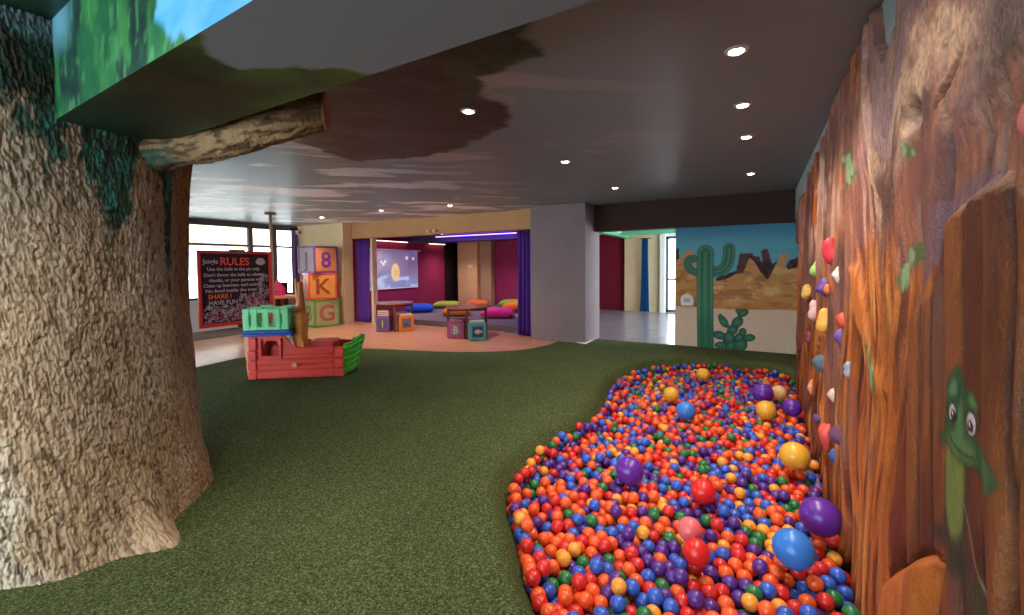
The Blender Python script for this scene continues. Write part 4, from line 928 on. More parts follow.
# ------------------------------------------------------------------ stacked letter blocks
def letter_block(z, deg, cx, cy, s, h, frame_c, left, front, label, name='letter_block'):
    """left / front = (panel colour, letter colour, letter)"""
    t = thing(name, label, 'toy block', (cx, cy, z), math.radians(deg), 'large letter blocks stacked by the cream wall')
    m = mat('block_frame_'+front[2], lin(*frame_c), 0.45, 0.4, 0.06, 6)
    e = 0.045; a = s/2; bm = B()
    for x in (-a, a-e):
        for y in (-a, a-e): box(bm, x, x+e, y, y+e, 0, h, 0.006)
    for zz_ in (0, h-e):
        for x in (-a, a-e): box(bm, x, x+e, -a+e, a-e, zz_, zz_+e, 0.006)
        for y in (-a, a-e): box(bm, -a+e, a-e, y, y+e, zz_, zz_+e, 0.006)
    obj('block_frame', bm, m, t)
    box_i = B(); box(box_i, -a+0.02, a-0.02, -a+0.02, a-0.02, 0.006, h-0.006)
    obj('block_body', box_i, mat('block_side_'+front[2], lin(*left[0]), 0.55, 0.3, 0.08, 5), t)
    fp = B(); box(fp, -a+e, a-e, -a+0.012, -a+0.03, e, h-e)
    pnl = obj('front_panel', fp, mat('block_front_'+front[2], lin(*front[0]), 0.55, 0.3, 0.10, 5), t)
    lt = B(); text_into(lt, front[2], h*0.82, (0, -a+0.012, h*0.21), ROT_MY, 0.006, 'CENTER', 1.05)
    obj('letter', lt, mat('block_ink_'+front[2], lin(*front[1]), 0.5, 0.3), pnl)
    sp = B(); box(sp, -a+0.012, -a+0.03, -a+e, a-e, e, h-e)
    pn2 = obj('side_panel', sp, mat('block_left_'+front[2], lin(*left[0]), 0.55, 0.3, 0.08, 5), t)
    lt = B(); text_into(lt, left[2], h*0.8, (-a+0.012, 0, h*0.21), Matrix(((0, 0, -1), (-1, 0, 0), (0, 1, 0))), 0.006, 'CENTER', 1.0)
    obj('letter', lt, mat('block_ink2_'+front[2], lin(*left[1]), 0.5, 0.3), pn2)
    return t
def block_centre(deg, corner, s):
    a = math.radians(deg); return corner[0]+s/2*(math.cos(a)-math.sin(a)), corner[1]+s/2*(math.sin(a)+math.cos(a))
s_b = 0.64
c0 = block_centre(71, (-9.40, 6.68), s_b)
letter_block(0.0, 80, *c0, s_b, 0.68, (112, 158, 72), ((196, 190, 132), (140, 160, 110), 'B'), ((172, 168, 108), (182, 98, 84), 'G'), 'green framed letter block, bottom of the stack')
letter_block(0.68, 67, c0[0]-0.01, c0[1]-0.02, s_b+0.02, 0.64, (224, 82, 46), ((214, 130, 70), (190, 80, 50), 'A'), ((216, 142, 66), (158, 66, 40), 'K'), 'red orange letter block with a K, middle of the stack')
letter_block(1.32, 88, c0[0]-0.02, c0[1]-0.03, s_b+0.02, 0.66, (106, 62, 130), ((158, 138, 146), (74, 44, 84), 'J'), ((202, 128, 76), (112, 56, 130), '8'), 'purple framed block with J and 8, top of the stack')

# ------------------------------------------------------------------ toy boat
bt = thing('toy_boat', 'red plastic toy ship with green cabin rail and green prow on the carpet', 'toy boat', (-5.74, 3.16, 0.004), math.radians(37.85))
M_bred = mat('red_plastic', lin(228, 72, 60), 0.4, 0.45, 0.05, 5); M_bgreen = mat('mint_green_plastic', lin(124, 218, 150), 0.4, 0.45, 0.05, 5); M_bprow = mat('leaf_green_plastic', lin(84, 200, 62), 0.4, 0.45, 0.08, 8)
M_bblue = mat('blue_plastic', lin(44, 84, 178), 0.4, 0.45); M_btan = mat('tan_plastic', lin(226, 168, 122), 0.45, 0.4, 0.08, 6); M_borange = mat('orange_brown_plastic', lin(232, 142, 64), 0.45, 0.4, 0.15, 10)
WD = 0.62
prof = [(0.0, 0.0), (1.16, 0.0), (1.17, 0.39), (0.60, 0.40), (0.535, 0.425), (0.49, 0.48), (0.44, 0.535), (0.40, 0.555), (0.0, 0.56)]
def hull_side(b0, b1, face, name='hull_side'):
    # side wall with an arched window cut out: built of pieces around the opening, plus plank ribs
    bm = B(); wa, wb, wz0, wz1 = 0.165, 0.375, 0.30, 0.47
    prism(bm, [(0.0, 0.0), (1.16, 0.0), (1.17, 0.30), (0.0, 0.30)], b0, b1, 'xz')
    prism(bm, [(0.0, 0.30), (wa, 0.30), (wa, wz1-0.06), (wa+0.03, wz1), (wa+0.03, 0.56), (0.0, 0.56)], b0, b1, 'xz')
    prism(bm, [(wb, 0.30), (1.17, 0.30), (1.17, 0.39), (0.60, 0.40), (0.535, 0.425), (0.49, 0.48), (0.44, 0.535), (0.40, 0.555), (wb-0.03, 0.56), (wb-0.03, wz1), (wb, wz1-0.06)], b0, b1, 'xz')
    arch = [(wa+0.03, wz1)]+[(0.27-0.075*math.cos(k*PI/8), wz1+0.035*math.sin(k*PI/8)) for k in range(9)]+[(wb-0.03, wz1), (wb-0.03, 0.56), (wa+0.03, 0.56)]
    prism(bm, arch[1:-2]+[(wb-0.03, 0.56), (wa+0.03, 0.56)], b0, b1, 'xz')
    f0, f1 = (b0-0.032, b0) if face < 0 else (b1, b1+0.032)
    for k, (za, zb) in enumerate(((0.008, 0.092), (0.112, 0.166), (0.186, 0.236), (0.254, 0.294), (0.312, 0.40))):
        box(bm, 0.10 if za < 0.24 else 0.42, 1.055, f0, f1, za, zb, 0.014, 3)
    for xa, xb in ((0.0, 0.085), (1.07, 1.165)):
        for za, zb in ((0.0, 0.105), (0.115, 0.24), (0.25, 0.375)): box(bm, xa-0.012, xb+0.012, f0, f1, za, zb, 0.012)
    box(bm, 0.0, 0.10, f0, f1, 0.385, 0.55, 0.012)
    box(bm, 0.135, 0.165, f0, f1, 0.29, 0.53, 0.008); box(bm, 0.375, 0.405, f0, f1, 0.29, 0.53, 0.008)
    box(bm, 0.135, 0.405, f0, f1, 0.265, 0.305, 0.008)
    return obj(name, bm, M_bred, bt)
hs = hull_side(0.0, 0.035, -1)
bm = B(); lathe(bm, [(0.040, 0), (0.036, 0.010), (0.018, 0.014)], (0.56, -0.046, 0.175), 20, 'y'); em = obj('porthole_badge', bm, M_borange, hs)
bm = B(); lathe(bm, [(0.014, 0), (0.012, 0.006)], (0.575, -0.058, 0.18), 12, 'y'); obj('badge_spot', bm, M_white, em)
hull_side(WD-0.035, WD, 1)
obj('deck', box(B(), 0.0, 1.15, 0.035, WD-0.035, 0.03, 0.09, 0.01), M_bred, bt)
bm = B(); box(bm, 0.66, 1.0, 0.18, WD-0.06, 0.09, 0.44, 0.03, 3); obj('bench', bm, M_bred, bt)
bm = B(); prism(bm, [(0.185, 0.09), (0.36, 0.09), (0.33, 0.34), (0.285, 0.42), (0.255, 0.42), (0.21, 0.34)], 0.12, 0.20, 'xz'); obj('steering_post', bm, M_bred, bt)
# tan stern
bm = B(); prism(bm, [(0.0, 0.0), (-0.035, 0.02), (-0.05, 0.20), (-0.035, 0.23), (-0.06, 0.30), (-0.07, 0.50), (-0.055, 0.56), (0.0, 0.56)], 0.02, WD-0.02, 'xz')
bmesh.ops.bevel(bm, geom=list(bm.edges), offset=0.008, segments=2, affect='EDGES'); obj('stern', bm, M_btan, bt)
# green prow : two bowed sides meeting at a rising stem
bm = B(); rows = 14
def prow_pt(u, v):          # u 0..1 along the bow (side to stem), v 0..1 up
    z = 0.02+v*(0.40+0.09*u**1.2)
    x = 1.17+(0.085+0.105*v)*math.sin(u*PI/2)
    return x, z
def prow_side(sgn):
    g = []
    for i in range(rows+1):
        u = i/rows; r_ = []
        for j in range(rows+1):
            v = j/rows; x, z = prow_pt(u, v); y = WD/2+sgn*(WD/2-0.005)*(1-u**1.6)
            r_.append(bm.verts.new((x, y, z)))
        g.append(r_)
    for i in range(rows):
        for j in range(rows): bm.faces.new((g[i][j], g[i+1][j], g[i+1][j+1], g[i][j+1]))
prow_side(-1); prow_side(1)
bmesh.ops.remove_doubles(bm, verts=bm.verts, dist=1e-4)
me_ = obj('prow', bm, M_bprow, bt, True)
so = me_.modifiers.new('thickness', 'SOLIDIFY'); so.thickness = 0.03
for v in (0.16, 0.34, 0.52, 0.70, 0.88):
    rb_ = B()
    for sgn in (-1, 1):
        pts = []
        for i in range(rows+1):
            u = i/rows; x, z = prow_pt(u, v); pts.append((x+0.006, WD/2+sgn*(WD/2+0.002)*(1-u**1.6), z))
        tube(rb_, pts, 0.016, 8)
    obj('prow_plank', rb_, M_bprow, me_, True)
tube_ = B(); tube(tube_, [prow_pt(1, v/10)[:1]+(WD/2,)+prow_pt(1, v/10)[1:] for v in range(0, 11)], [0.028]*8+[0.035, 0.042, 0.03], 10); obj('prow_stem', tube_, M_bprow, me_, True)
# cabin
CB = 0.30
bm = B(); box(bm, -0.065, 0.54, -0.045, CB+0.01, 0.565, 0.60, 0.012); box(bm, -0.055, 0.53, -0.055, CB+0.02, 0.604, 0.640, 0.010); obj('cabin_roof_slab', bm, M_bblue, bt)
def rail(b0, b1, name='cabin_rail'):
    bm = B(); z0, z1 = 0.645, 0.925; xs_ = [-0.045, 0.095, 0.235, 0.375, 0.51]
    box(bm, -0.045, 0.51, b0, b1, z0, z0+0.045, 0.008); box(bm, -0.045, 0.51, b0, b1, z1-0.055, z1, 0.012)
    for k, xc in enumerate(xs_):
        wdt = 0.036 if 0 < k < 4 else 0.04
        x0 = xc-(0 if k == 0 else (wdt*2 if k == 4 else wdt)); x1 = xc+(wdt*2 if k == 0 else (0 if k == 4 else wdt))
        box(bm, x0, x1, b0-0.006, b1+0.006, z0, z1, 0.012)
    for k in range(4):      # rounded corners of each opening
        xa = xs_[k]+(0.08 if k == 0 else 0.036); xb = xs_[k+1]-(0.08 if k == 3 else 0.036)
        for (cx_, sx_) in ((xa, 1), (xb, -1)):
            for (cz_, sz_) in ((z0+0.045, 1), (z1-0.055, -1)):
                q = 0.032; prism(bm, [(cx_, cz_), (cx_+sx_*q, cz_), (cx_+sx_*q*0.3, cz_+sz_*q*0.3), (cx_, cz_+sz_*q)], b0, b1, 'xz')
    box(bm, 0.05, 0.20, b0+0.002, b1-0.002, z1, z1+0.02, 0.008); box(bm, 0.33, 0.50, b0+0.002, b1-0.002, z1, z1+0.012, 0.005)
    return obj(name, bm, M_bgreen, bt)
rail(-0.045, 0.0); rail(CB-0.035, CB+0.01)
bm = B()
for xa in (-0.045, 0.47):
    box(bm, xa, xa+0.04, 0.0, CB-0.035, 0.645, 0.69, 0.008); box(bm, xa, xa+0.04, 0.0, CB-0.035, 0.87, 0.925, 0.008)
    box(bm, xa, xa+0.04, 0.10, 0.17, 0.68, 0.88, 0.008)
obj('cabin_end_rail', bm, M_bgreen, bt)
for b_ in (0.04, CB-0.06):
    for xa in (0.02, 0.44): obj('cabin_post', box(B(), xa, xa+0.05, b_, b_+0.05, 0.40, 0.57, 0.006), M_white, bt)
# mast, wide carved foot and slim top
bm = B(); mc = (0.60, 0.15)
lathe(bm, [(0.092, 0.09), (0.092, 0.36), (0.078, 0.40), (0.080, 0.50), (0.090, 0.66), (0.100, 0.80), (0.110, 0.825), (0.104, 0.842), (0.080, 0.848), (0.062, 0.86)], (mc[0], mc[1], 0), 10); mast = obj('mast', bm, M_borange, bt, False)
bm = B()
for k in range(6):
    a = k*PI/3; lathe(bm, [(0.018, 0.30), (0.022, 0.36), (0.020, 0.44), (0.006, 0.48)], (mc[0]+0.074*math.cos(a), mc[1]+0.074*math.sin(a), 0), 8)
obj('mast_knobs', bm, M_borange, mast, True)
bm = B(); lathe(bm, [(0.062, 0.85), (0.058, 0.95), (0.045, 1.02), (0.045, 1.08), (0.034, 1.13), (0.034, 1.24), (0.024, 1.26)], (mc[0], mc[1], 0), 14); obj('mast_top', bm, mat('dark_orange_plastic', lin(190, 104, 46), 0.5, 0.4, 0.1, 8), mast, True)
bm = B(); tube(bm, [(mc[0]-0.05, mc[1], 1.02), (mc[0]-0.055, mc[1], 1.30)], 0.014, 8); obj('mast_pole', bm, M_btan, mast, True)

# ------------------------------------------------------------------ play tables and cube stools
def table(cx, cy, rz, label, rt_=0.44, h=0.63):
    t = thing('play_table', label, 'table', (cx, cy, 0), rz, 'round wooden play tables')
    obj('tabletop', lathe(B(), [(rt_-0.012, h-0.035), (rt_, h-0.028), (rt_, h-0.008), (rt_-0.01, h)], (0, 0, 0), 48), mat('varnished_top', lin(140, 84, 62), 0.22, 0.5, 0.15, 5, stretch=(1, 0.2, 1)), t)
    for k in range(4):
        a = k*PI/2; lg = B(); x, y = (rt_-0.055)*math.cos(a), (rt_-0.055)*math.sin(a)
        box(lg, x-0.028, x+0.028, y-0.028, y+0.028, 0, h-0.035, 0.004); obj('leg', lg, M_wood, t)
    ap = B()
    for k in range(2):
        box(ap, -rt_+0.08, rt_-0.08, -0.012, 0.012, h-0.10, h-0.036, 0.002) if k == 0 else box(ap, -0.012, 0.012, -rt_+0.08, rt_-0.08, h-0.102, h-0.037, 0.002)
    obj('apron', ap, M_wood, t)
    return t
va = lambda x, y: math.atan2(-y, -x)            # towards the photographer
t1 = (-7.128-0.385*0.705*-1*-1, 7.141+0.385*0.709); t1 = (-7.128-0.385*math.cos(va(-7.13, 7.14)), 7.141-0.385*math.sin(va(-7.13, 7.14)))
t2 = (-5.036-0.385*math.cos(va(-5.04, 7.0)), 7.006-0.385*math.sin(va(-5.04, 7.0)))
table(*t1, va(*t1), 'round brown play table between the purple and orange cube stools')
table(*t2, va(*t2), 'round brown play table between the magenta and teal cube stools')
def stool(p0, p1, col, panel, ink, ch, label, pad=None, s=0.34, pads=1):
    """p0, p1: floor corners of the face that looks at the camera"""
    dx, dy = p1[0]-p0[0], p1[1]-p0[1]; a = math.atan2(dy, dx); ln = math.hypot(dx, dy); s = ln
    cx, cy = (p0[0]+p1[0])/2-math.sin(a)*s/2, (p0[1]+p1[1])/2+math.cos(a)*s/2
    t = thing('cube_stool', label, 'stool', (cx, cy, 0), a, 'cube stools at the play tables')
    q = s/2; h = 0.345
    obj('cube_body', box(B(), -q, q, -q, q, 0, h, 0.012, 3), mat('stool_'+ch, lin(*col), 0.5, 0.4, 0.05, 6), t)
    pn = obj('picture_panel', box(B(), -q*0.62, q*0.62, -q-0.004, -q+0.01, h*0.20, h*0.82, 0.002), mat('stool_panel_'+ch, lin(*panel), 0.6, 0.3, 0.35, 18), t)
    lt = B()
    if ch == 'fish':
        bmesh.ops.create_uvsphere(lt, u_segments=16, v_segments=8, radius=0.055)
        for v in lt.verts: v.co = Vector((v.co.x*1.1, v.co.y*0.15-q-0.004, v.co.z*0.8+h*0.51))
        prism(lt, [(0.04, h*0.51), (0.085, h*0.6), (0.085, h*0.42)], -q-0.010, -q-0.002, 'xz')
    elif ch == 'figure':
        bmesh.ops.create_uvsphere(lt, u_segments=16, v_segments=8, radius=0.05)
        for v in lt.verts: v.co = Vector((v.co.x*1.2, v.co.y*0.15-q-0.004, v.co.z*0.7+h*0.45))
        for sx_ in (-0.03, 0.03): box(lt, sx_-0.012, sx_+0.012, -q-0.010, -q-0.003, h*0.28, h*0.42)
    else: text_into(lt, ch, h*0.62, (0, -q-0.004, h*0.30), ROT_MY, 0.004, 'CENTER', 0.9)
    obj('picture', lt, mat('stool_ink_'+ch, lin(*ink), 0.5, 0.3), pn)
    if pad:
        for k in range(pads): obj('seat_pad', box(B(), -q*0.86, q*0.86, -q*0.86, q*0.86, h+k*0.045, h+0.04+k*0.045, 0.014, 3), mat('stool_pad_'+ch, lin(*pad), 0.7, 0.3, 0.08, 8), t)
    return t
stool((-7.519, 6.947), (-7.21, 7.05), (104, 68, 116), (92, 66, 104), (190, 190, 60), 'I', 'purple cube stool with a yellow letter and pale stacked pads', (216, 168, 150), pads=3)
stool((-7.06, 7.20), (-6.86, 7.47), (220, 120, 40), (118, 100, 112), (84, 72, 84), 'figure', 'orange cube stool with a grey picture and a pale pad', (224, 190, 184))
stool((-5.47, 6.93), (-5.13, 7.02), (160, 62, 118), (134, 118, 128), (206, 196, 186), 'B', 'magenta cube stool with a grey letter panel', (190, 140, 120))
stool((-4.90, 6.87), (-4.64, 7.09), (78, 160, 162), (40, 84, 112), (216, 160, 140), 'fish', 'teal cube stool with a dark blue picture of a pink fish', (170, 176, 170))

# ------------------------------------------------------------------ curtains
def curtain(name, label, x0, x1, y, z0, z1, m, folds, amp=0.05, taper=0.0, group=None, ry=0.0):
    t = thing(name, label, 'curtain', ((x0+x1)/2, y, 0), ry, group); bm = B(); n = folds*12; w_ = x1-x0; rows_ = 14; A_, B2 = [], []
    for j in range(rows_+1):
        v = j/rows_; z = z0+(z1-z0)*v; k = 1-taper*v**0.7
        ra, rb = [], []
        for i in range(n+1):
            u = i/n; x = (u-0.5)*w_*k; yy_ = amp*math.sin(u*folds*2*PI+0.5*math.sin(v*3+u*5))*(0.8+0.4*(1-v))
            ra.append(bm.verts.new((x, yy_, z))); rb.append(bm.verts.new((x, yy_+0.012, z)))
        A_.append(ra); B2.append(rb)
    for j in range(rows_):
        for i in range(n):
            bm.faces.new((A_[j][i], A_[j][i+1], A_[j+1][i+1], A_[j+1][i])); bm.faces.new((B2[j][i], B2[j+1][i], B2[j+1][i+1], B2[j][i+1]))
        bm.faces.new((A_[j][0], A_[j+1][0], B2[j+1][0], B2[j][0])); bm.faces.new((A_[j][n], B2[j][n], B2[j+1][n], A_[j+1][n]))
    for i in range(n):
        bm.faces.new((A_[0][i], B2[0][i], B2[0][i+1], A_[0][i+1])); bm.faces.new((A_[rows_][i], A_[rows_][i+1], B2[rows_][i+1], B2[rows_][i]))
    obj('curtain_fabric', bm, m, t, True)
    r_ = B(); tube(r_, [(-w_/2-0.03, 0.0, z1+0.012), (w_/2+0.03, 0.0, z1+0.012)], 0.012, 10); obj('curtain_rail', r_, M_dark, t, True)
    return t
curtain('curtain', 'purple curtain bunched beside the cream jamb and letter blocks', -9.36, -8.88, 8.02, 0.01, 2.16, M_purplecurtain, 6, 0.045, 0.03, 'purple cinema curtains')
curtain('curtain', 'purple curtain bunched against the mauve pillar', -4.42, -3.97, 7.94, 0.01, 2.16, M_purplecurtain, 5, 0.05, 0.0, 'purple cinema curtains')
curtain('curtain', 'deep blue curtain in the room beyond the doorway', -3.22, -2.93, 13.55, 0.02, 2.24, M_bluecurtain, 4, 0.05, 0.38)
curtain('curtain', 'narrow mauve curtain at the end of the window', -0.10, 0.10, 0.0, 0.74, 2.50, mat('mauve_fabric', lin(120, 92, 130), 0.8, 0.2), 2, 0.03)
_c = [o for o in bpy.data.objects if o.get('label', '').startswith('narrow mauve')][0]; _c.location = (-11.16, 7.48, 0); _c.rotation_euler = (0, 0, PI/2)

# ------------------------------------------------------------------ cinema corner: screen, cushions, lights
ps = thing('projection_screen', 'projection screen on magenta wall showing a purple winter picture', 'screen', (-9.365, 9.40, 0.82))
def screen_paint(y, z):        # y 0..2.0, z 0..1.1
    n = len(y); c = mixc(np.tile(np.array(lin(124, 100, 146)), (n, 1)), lin(168, 118, 156), sstep(0.4, 0.7, fbm(y*2.2, z*2.6, 3, 4)))
    c = mixc(c, lin(92, 86, 148), sstep(0.5, 0.68, fbm(y*3+4, z*5, 8, 4)))
    c = mixc(c, lin(120, 84, 104), sstep(0.62, 0.7, fbm(y*9, z*1.6, 12, 3))*0.8)
    c = mixc(c, lin(112, 116, 176), sstep(0.45, 0.30, z+0.08*np.sin(y*5)))
    c = mixc(c, lin(176, 196, 236), sstep(0.5, 0.62, fbm(y*4+1, z*7, 16, 4))*sstep(0.44, 0.30, z))
    for cy_, cz_, rr in ((1.50, 0.90, 0.06), (1.78, 0.88, 0.05), (0.55, 0.72, 0.05), (0.47, 0.78, 0.04), (0.62, 0.79, 0.045)): c = mixc(c, lin(236, 220, 236), sstep(1.2, 0.7, np.hypot(y-cy_, (z-cz_))/rr))
    q = np.hypot((y-1.02)/0.17, (z-0.47)/0.27); c = mixc(c, lin(238, 196, 120), sstep(1.1, 0.85, q)); c = mixc(c, lin(222, 176, 70), sstep(0.7, 0.3, q))
    return c
gy = np.linspace(-0.95, 0.98, 130); gz = np.linspace(0.03, 1.10, 80)
Yq, Zq = np.meshgrid(gy, gz, indexing='ij'); y, z = Yq.ravel(), Zq.ravel()
ms = bpy.data.materials.new('projected_picture'); ms.use_nodes = True; nt = ms.node_tree; pp = nt.nodes['Principled BSDF']; at = nt.nodes.new('ShaderNodeAttribute'); at.attribute_name = 'paint'
pp.inputs['Base Color'].default_value = (0.2, 0.2, 0.2, 1); nt.links.new(at.outputs['Color'], pp.inputs['Emission Color']); pp.inputs['Emission Strength'].default_value = 0.6
link('picture', grid_mesh('pic', np.stack([np.full(len(y), 0.012), y, z], 1), len(gy), len(gz), screen_paint(y+0.98, z)), ms, ps)
obj('screen_fabric', box(B(), 0.0, 0.010, -1.0, 1.0, 0.0, 1.13), M_white, ps)
obj('roller_case', box(B(), -0.002, 0.06, -1.06, 1.10, 1.11, 1.15, 0.01), M_white, ps)
obj('weight_bar', tube(B(), [(0.012, -1.0, 0.0), (0.012, 1.0, 0.0)], 0.014, 10), M_white, ps)
def cushion(x, y, rz, col, label, w_=0.85, d_=0.80, h=0.20, tilt=0.0, z=0.122):
    t = thing('floor_cushion', label, 'cushion', (x, y, z), rz, 'floor cushions on the cinema carpet'); bm = B(); n = 22; top, bot = [], []
    for i in range(n+1):
        ra, rb = [], []
        for j in range(n+1):
            u, v = -1+2*i/n, -1+2*j/n; pin = 1-0.10*(1-u*u)*v*v-0.10*(1-v*v)*u*u*1.0
            X_ = u*w_/2*(1-0.08*(1-v*v)*0-0.09*(1-abs(v)**2)*(abs(u)**3)*0.6); Y_ = v*d_/2*(1-0.09*(1-abs(u)**2)*(abs(v)**3)*0.6)
            hh = h/2*((1-u**4)*(1-v**4))**0.42
            ra.append(bm.verts.new((X_, Y_, h/2+hh+0.004*math.sin(u*9+v*7)*(1-u*u)*(1-v*v)))); rb.append(ra[-1] if (i in (0, n) or j in (0, n)) else bm.verts.new((X_, Y_, max(h/2-hh, 0.0))))
        top.append(ra); bot.append(rb)
    for i in range(n):
        for j in range(n):
            bm.faces.new((top[i][j], top[i+1][j], top[i+1][j+1], top[i][j+1]))
            q = [bot[i][j], bot[i][j+1], bot[i+1][j+1], bot[i+1][j]]
            try: bm.faces.new(q)
            except ValueError: pass
    mm = mat('cotton_'+label.split()[0]+str(len(label)), lin(*col), 0.85, 0.2, 0.06, 10, 0.1, 200)
    obj('cushion_cover', bm, mm, t, True)
    sb = B(); ring = []
    for (a0, a1) in (((-1, -1), (1, -1)), ((1, -1), (1, 1)), ((1, 1), (-1, 1)), ((-1, 1), (-1, -1))):
        for k in range(8):
            f_ = k/8; u, v = a0[0]+(a1[0]-a0[0])*f_, a0[1]+(a1[1]-a0[1])*f_
            ring.append((u*w_/2*(1-0.09*(1-v*v)*0.6*abs(u)**3), v*d_/2*(1-0.09*(1-u*u)*0.6*abs(v)**3), h/2))
    tube(sb, ring+[ring[0]], 0.008, 6); obj('piping', sb, mm, t, True)
    return t
cushion(-8.72, 9.75, 0.75, (36, 72, 176), 'blue floor cushion behind the play table with the orange stool', 0.82, 0.8, 0.24)
cushion(-8.85, 11.20, 0.55, (168, 176, 66), 'lime green floor cushion by the black door')
cushion(-7.15, 9.50, 0.55, (226, 122, 36), 'orange floor cushion in front of the tan column', 0.78, 0.72, 0.23)
cushion(-8.10, 11.86, 0.5, (222, 112, 62), 'light orange floor cushion against the tan column', 0.74, 0.7, 0.22)
cushion(-5.93, 9.62, 0.45, (214, 48, 112), 'bright pink floor cushion behind the teal stool', 0.86, 0.8, 0.24)
cushion(-6.85, 12.05, 0.4, (124, 156, 56), 'green floor cushion against the far right magenta wall', 0.9, 0.8, 0.26)
cushion(-6.10, 11.05, 0.35, (224, 112, 24), 'orange floor cushion in front of the green one', 0.92, 0.85, 0.28)
cushion(-4.86, 9.55, 0.3, (226, 180, 130), 'cream floor cushion half hidden by the right curtain', 0.75, 0.7, 0.24)
M_bluelight = mat('blue_led', (0.1, 0.1, 1), 0.5, 0.3, emit=(0.18, 0.10, 1.0), estr=10)
M_warmstrip = mat('warm_strip', (1, 0.9, 0.8), 0.5, 0.3, emit=(1.0, 0.8, 0.62), estr=3.0)
t = thing('strip_light', 'blue glowing strip light along the dark cinema ceiling', 'strip light', (-6.4, 9.55, 2.285)); obj('diffuser', box(B(), -1.5, 1.6, -0.02, 0.02, -0.015, 0.0, 0.004), M_bluelight, t); obj('channel', box(B(), -1.52, 1.62, -0.03, 0.03, 0.0, 0.028), M_dark, t)
lamp('blue_glow', 'AREA', (0, 0, -0.03), 26, (0.22, 0.12, 1.0), t, 3.0, sizey=0.06)
lamp('blue_glow_up', 'AREA', (0.0, 0.0, -0.12), 20, (0.22, 0.12, 1.0), t, 2.8, rot=(PI, 0, 0), sizey=0.06)
t = thing('strip_light', 'warm strip light along the top of the magenta screen wall', 'strip light', (-9.30, 9.45, 2.20)); obj('diffuser', box(B(), -0.02, 0.02, -0.9, 0.9, -0.014, 0.0, 0.004), M_warmstrip, t); obj('channel', box(B(), -0.03, 0.03, -0.92, 0.92, 0.0, 0.02), M_dark, t)
t = thing('strip_light', 'short warm strip light near the black door', 'strip light', (-9.30, 11.3, 2.20)); obj('diffuser', box(B(), -0.02, 0.02, -0.4, 0.4, -0.014, 0.0, 0.004), M_warmstrip, t); obj('channel', box(B(), -0.03, 0.03, -0.42, 0.42, 0.0, 0.02), M_dark, t)
for (x, y, e, lb) in ((-8.75, 9.0, 26, 'cinema ceiling spotlight nearest the screen'), (-8.6, 11.2, 26, 'cinema ceiling spotlight near the tan column'), (-6.6, 11.6, 22, 'cinema ceiling spotlight over the green cushion'), (-5.6, 12.2, 24, 'cinema ceiling spotlight close to the back wall'), (-5.9, 9.6, 18, 'cinema ceiling spotlight over the pink cushion'), (-7.4, 9.2, 18, 'cinema ceiling spotlight over the orange cushion')):
    downlight(x, y, lb, e*2.6, 2.318, 'cinema ceiling spotlights', 130, 0.03)
# twin emergency light on the tan beam
t = thing('emergency_light', 'small white twin emergency light on the tan beam', 'emergency light', (-6.62, 7.875, 2.27))
obj('housing', box(B(), -0.16, 0.16, -0.035, 0.0, -0.03, 0.045, 0.01), M_tan, t)
for sx_ in (-0.09, 0.09): obj('lamp_head', lathe(B(), [(0.03, -0.02), (0.042, 0.0), (0.042, 0.02), (0.02, 0.03)], (sx_, -0.05, 0.0), 16, 'y'), M_white, t)
# small camera on the window header, dispenser on the mural
t = thing('security_camera', 'small white security camera under the ceiling by the window', 'camera', (-11.1, 7.52, 2.42)); obj('camera_body', box(B(), -0.04, 0.10, -0.035, 0.035, -0.04, 0.05, 0.012), M_white, t); obj('camera_lens', lathe(B(), [(0.022, 0), (0.02, 0.012)], (0.10, 0, 0.0), 14, 'x'), M_dark, t)
t = thing('wall_dispenser', 'white plastic dispenser on the desert mural beside the tall cactus', 'dispenser', (-1.115, 8.215, 0.73))
bm = B(); prism(bm, [(-0.10, 0.0), (0.10, 0.0), (0.11, 0.12), (0.085, 0.18), (0.03, 0.19), (0.02, 0.215), (-0.02, 0.215), (-0.03, 0.19), (-0.085, 0.18), (-0.11, 0.12)], -0.09, 0.0, 'xz'); bmesh.ops.bevel(bm, geom=list(bm.edges), offset=0.008, segments=2, affect='EDGES'); obj('dispenser_case', bm, M_white, t)
obj('dispenser_label', box(B(), -0.055, 0.055, -0.094, -0.088, 0.06, 0.13), mat('pale_grey_label', lin(170, 172, 176), 0.5, 0.3), t)
# wall plate on the tan column
t = thing('light_switch', 'white double switch plate on the tan column', 'switch', (-8.68, 12.295, 1.45)); obj('plate', box(B(), -0.10, 0.10, -0.012, 0.0, -0.05, 0.05, 0.004), M_white, t)
for sx_ in (-0.045, 0.045): obj('rocker', box(B(), sx_-0.025, sx_+0.025, -0.02, -0.01, -0.03, 0.03, 0.003), M_white, t)

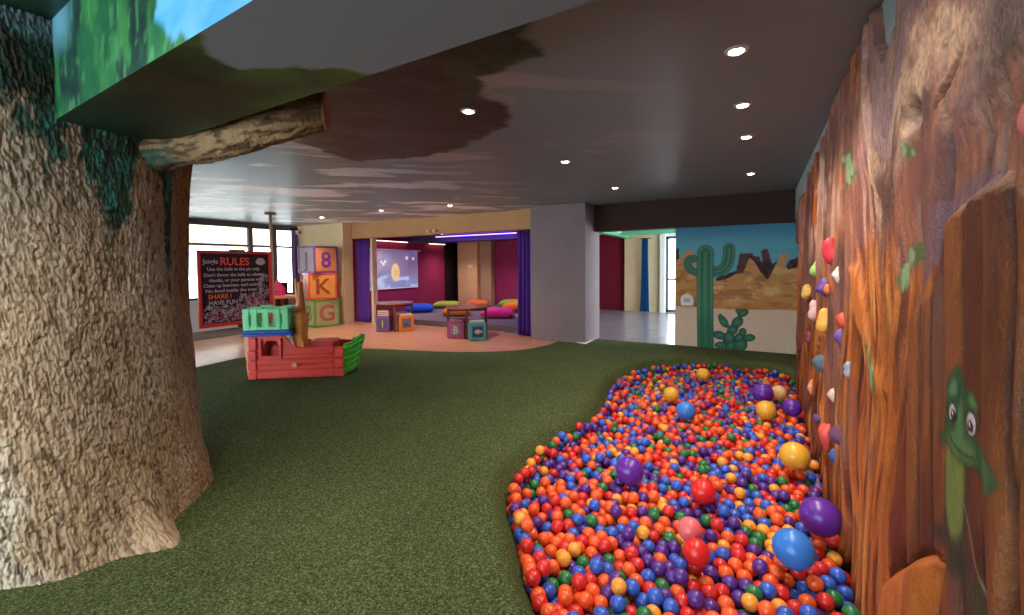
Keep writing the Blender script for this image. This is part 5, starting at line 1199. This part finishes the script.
# ------------------------------------------------------------------ toys glimpsed between chalkboard and blocks
t = thing('toy_cabinet', 'low maroon toy cabinet under the window behind the chalkboard', 'cabinet', (-11.0, 6.45, 0))
M_maroon = mat('maroon_laminate', lin(96, 34, 48), 0.5, 0.4, 0.06, 5)
bm = B(); box(bm, -0.2, 0.2, -0.55, 0.55, 0.05, 1.08, 0.006); obj('cabinet_body', bm, M_maroon, t)
for ya in (-0.54, 0.01):
    dd_ = obj('cabinet_door', box(B(), 0.2, 0.218, ya, ya+0.53, 0.08, 1.05, 0.004), M_maroon, t); obj('knob', lathe(B(), [(0.008, 0), (0.014, 0.02), (0.008, 0.028)], (0.218, ya+0.47 if ya < 0 else ya+0.06, 0.6), 12, 'x'), M_steel, dd_)
obj('plinth', box(B(), -0.18, 0.16, -0.53, 0.53, 0.0, 0.05), M_dark, t)
t = thing('toy_table', 'peach topped play table left of the letter blocks', 'table', (-10.45, 6.5, 0))
obj('tabletop', box(B(), -0.32, 0.32, -0.34, 0.34, 0.70, 0.77, 0.015, 3), mat('peach_laminate', lin(226, 150, 112), 0.5, 0.4), t)
for sx_ in (-0.26, 0.26):
    for sy_ in (-0.28, 0.28): obj('leg', box(B(), sx_-0.035, sx_+0.035, sy_-0.035, sy_+0.035, 0, 0.70, 0.006), mat('terracotta_paint', lin(170, 88, 60), 0.5, 0.4), t)
t = thing('toy_tent', 'hot pink toy tent standing on the peach table', 'toy', (-10.45, 6.5, 0.77))
bm = B(); lathe(bm, [(0.17, 0.0), (0.175, 0.10), (0.20, 0.12), (0.13, 0.24), (0.03, 0.36), (0.01, 0.40)], (0, 0, 0), 10); obj('tent_roof', bm, mat('hot_pink_fabric', lin(226, 64, 120), 0.8, 0.2), t)
obj('tent_pole', tube(B(), [(0, 0, 0.38), (0, 0, 0.47)], 0.010, 8), M_white, t)
t = thing('toy_bin', 'violet toy bin on the floor in front of the maroon cabinet', 'bin', (-10.4, 5.85, 0.0))
obj('bin_body', lathe(B(), [(0.15, 0.0), (0.20, 0.50), (0.21, 0.52), (0.19, 0.52)], (0, 0, 0), 24), mat('violet_plastic', lin(92, 72, 150), 0.4, 0.4), t, True)
obj('bin_lid', lathe(B(), [(0.215, 0.52), (0.21, 0.55), (0.08, 0.58), (0.03, 0.60)], (0, 0, 0), 24), mat('lilac_plastic', lin(176, 160, 210), 0.4, 0.4), t, True)
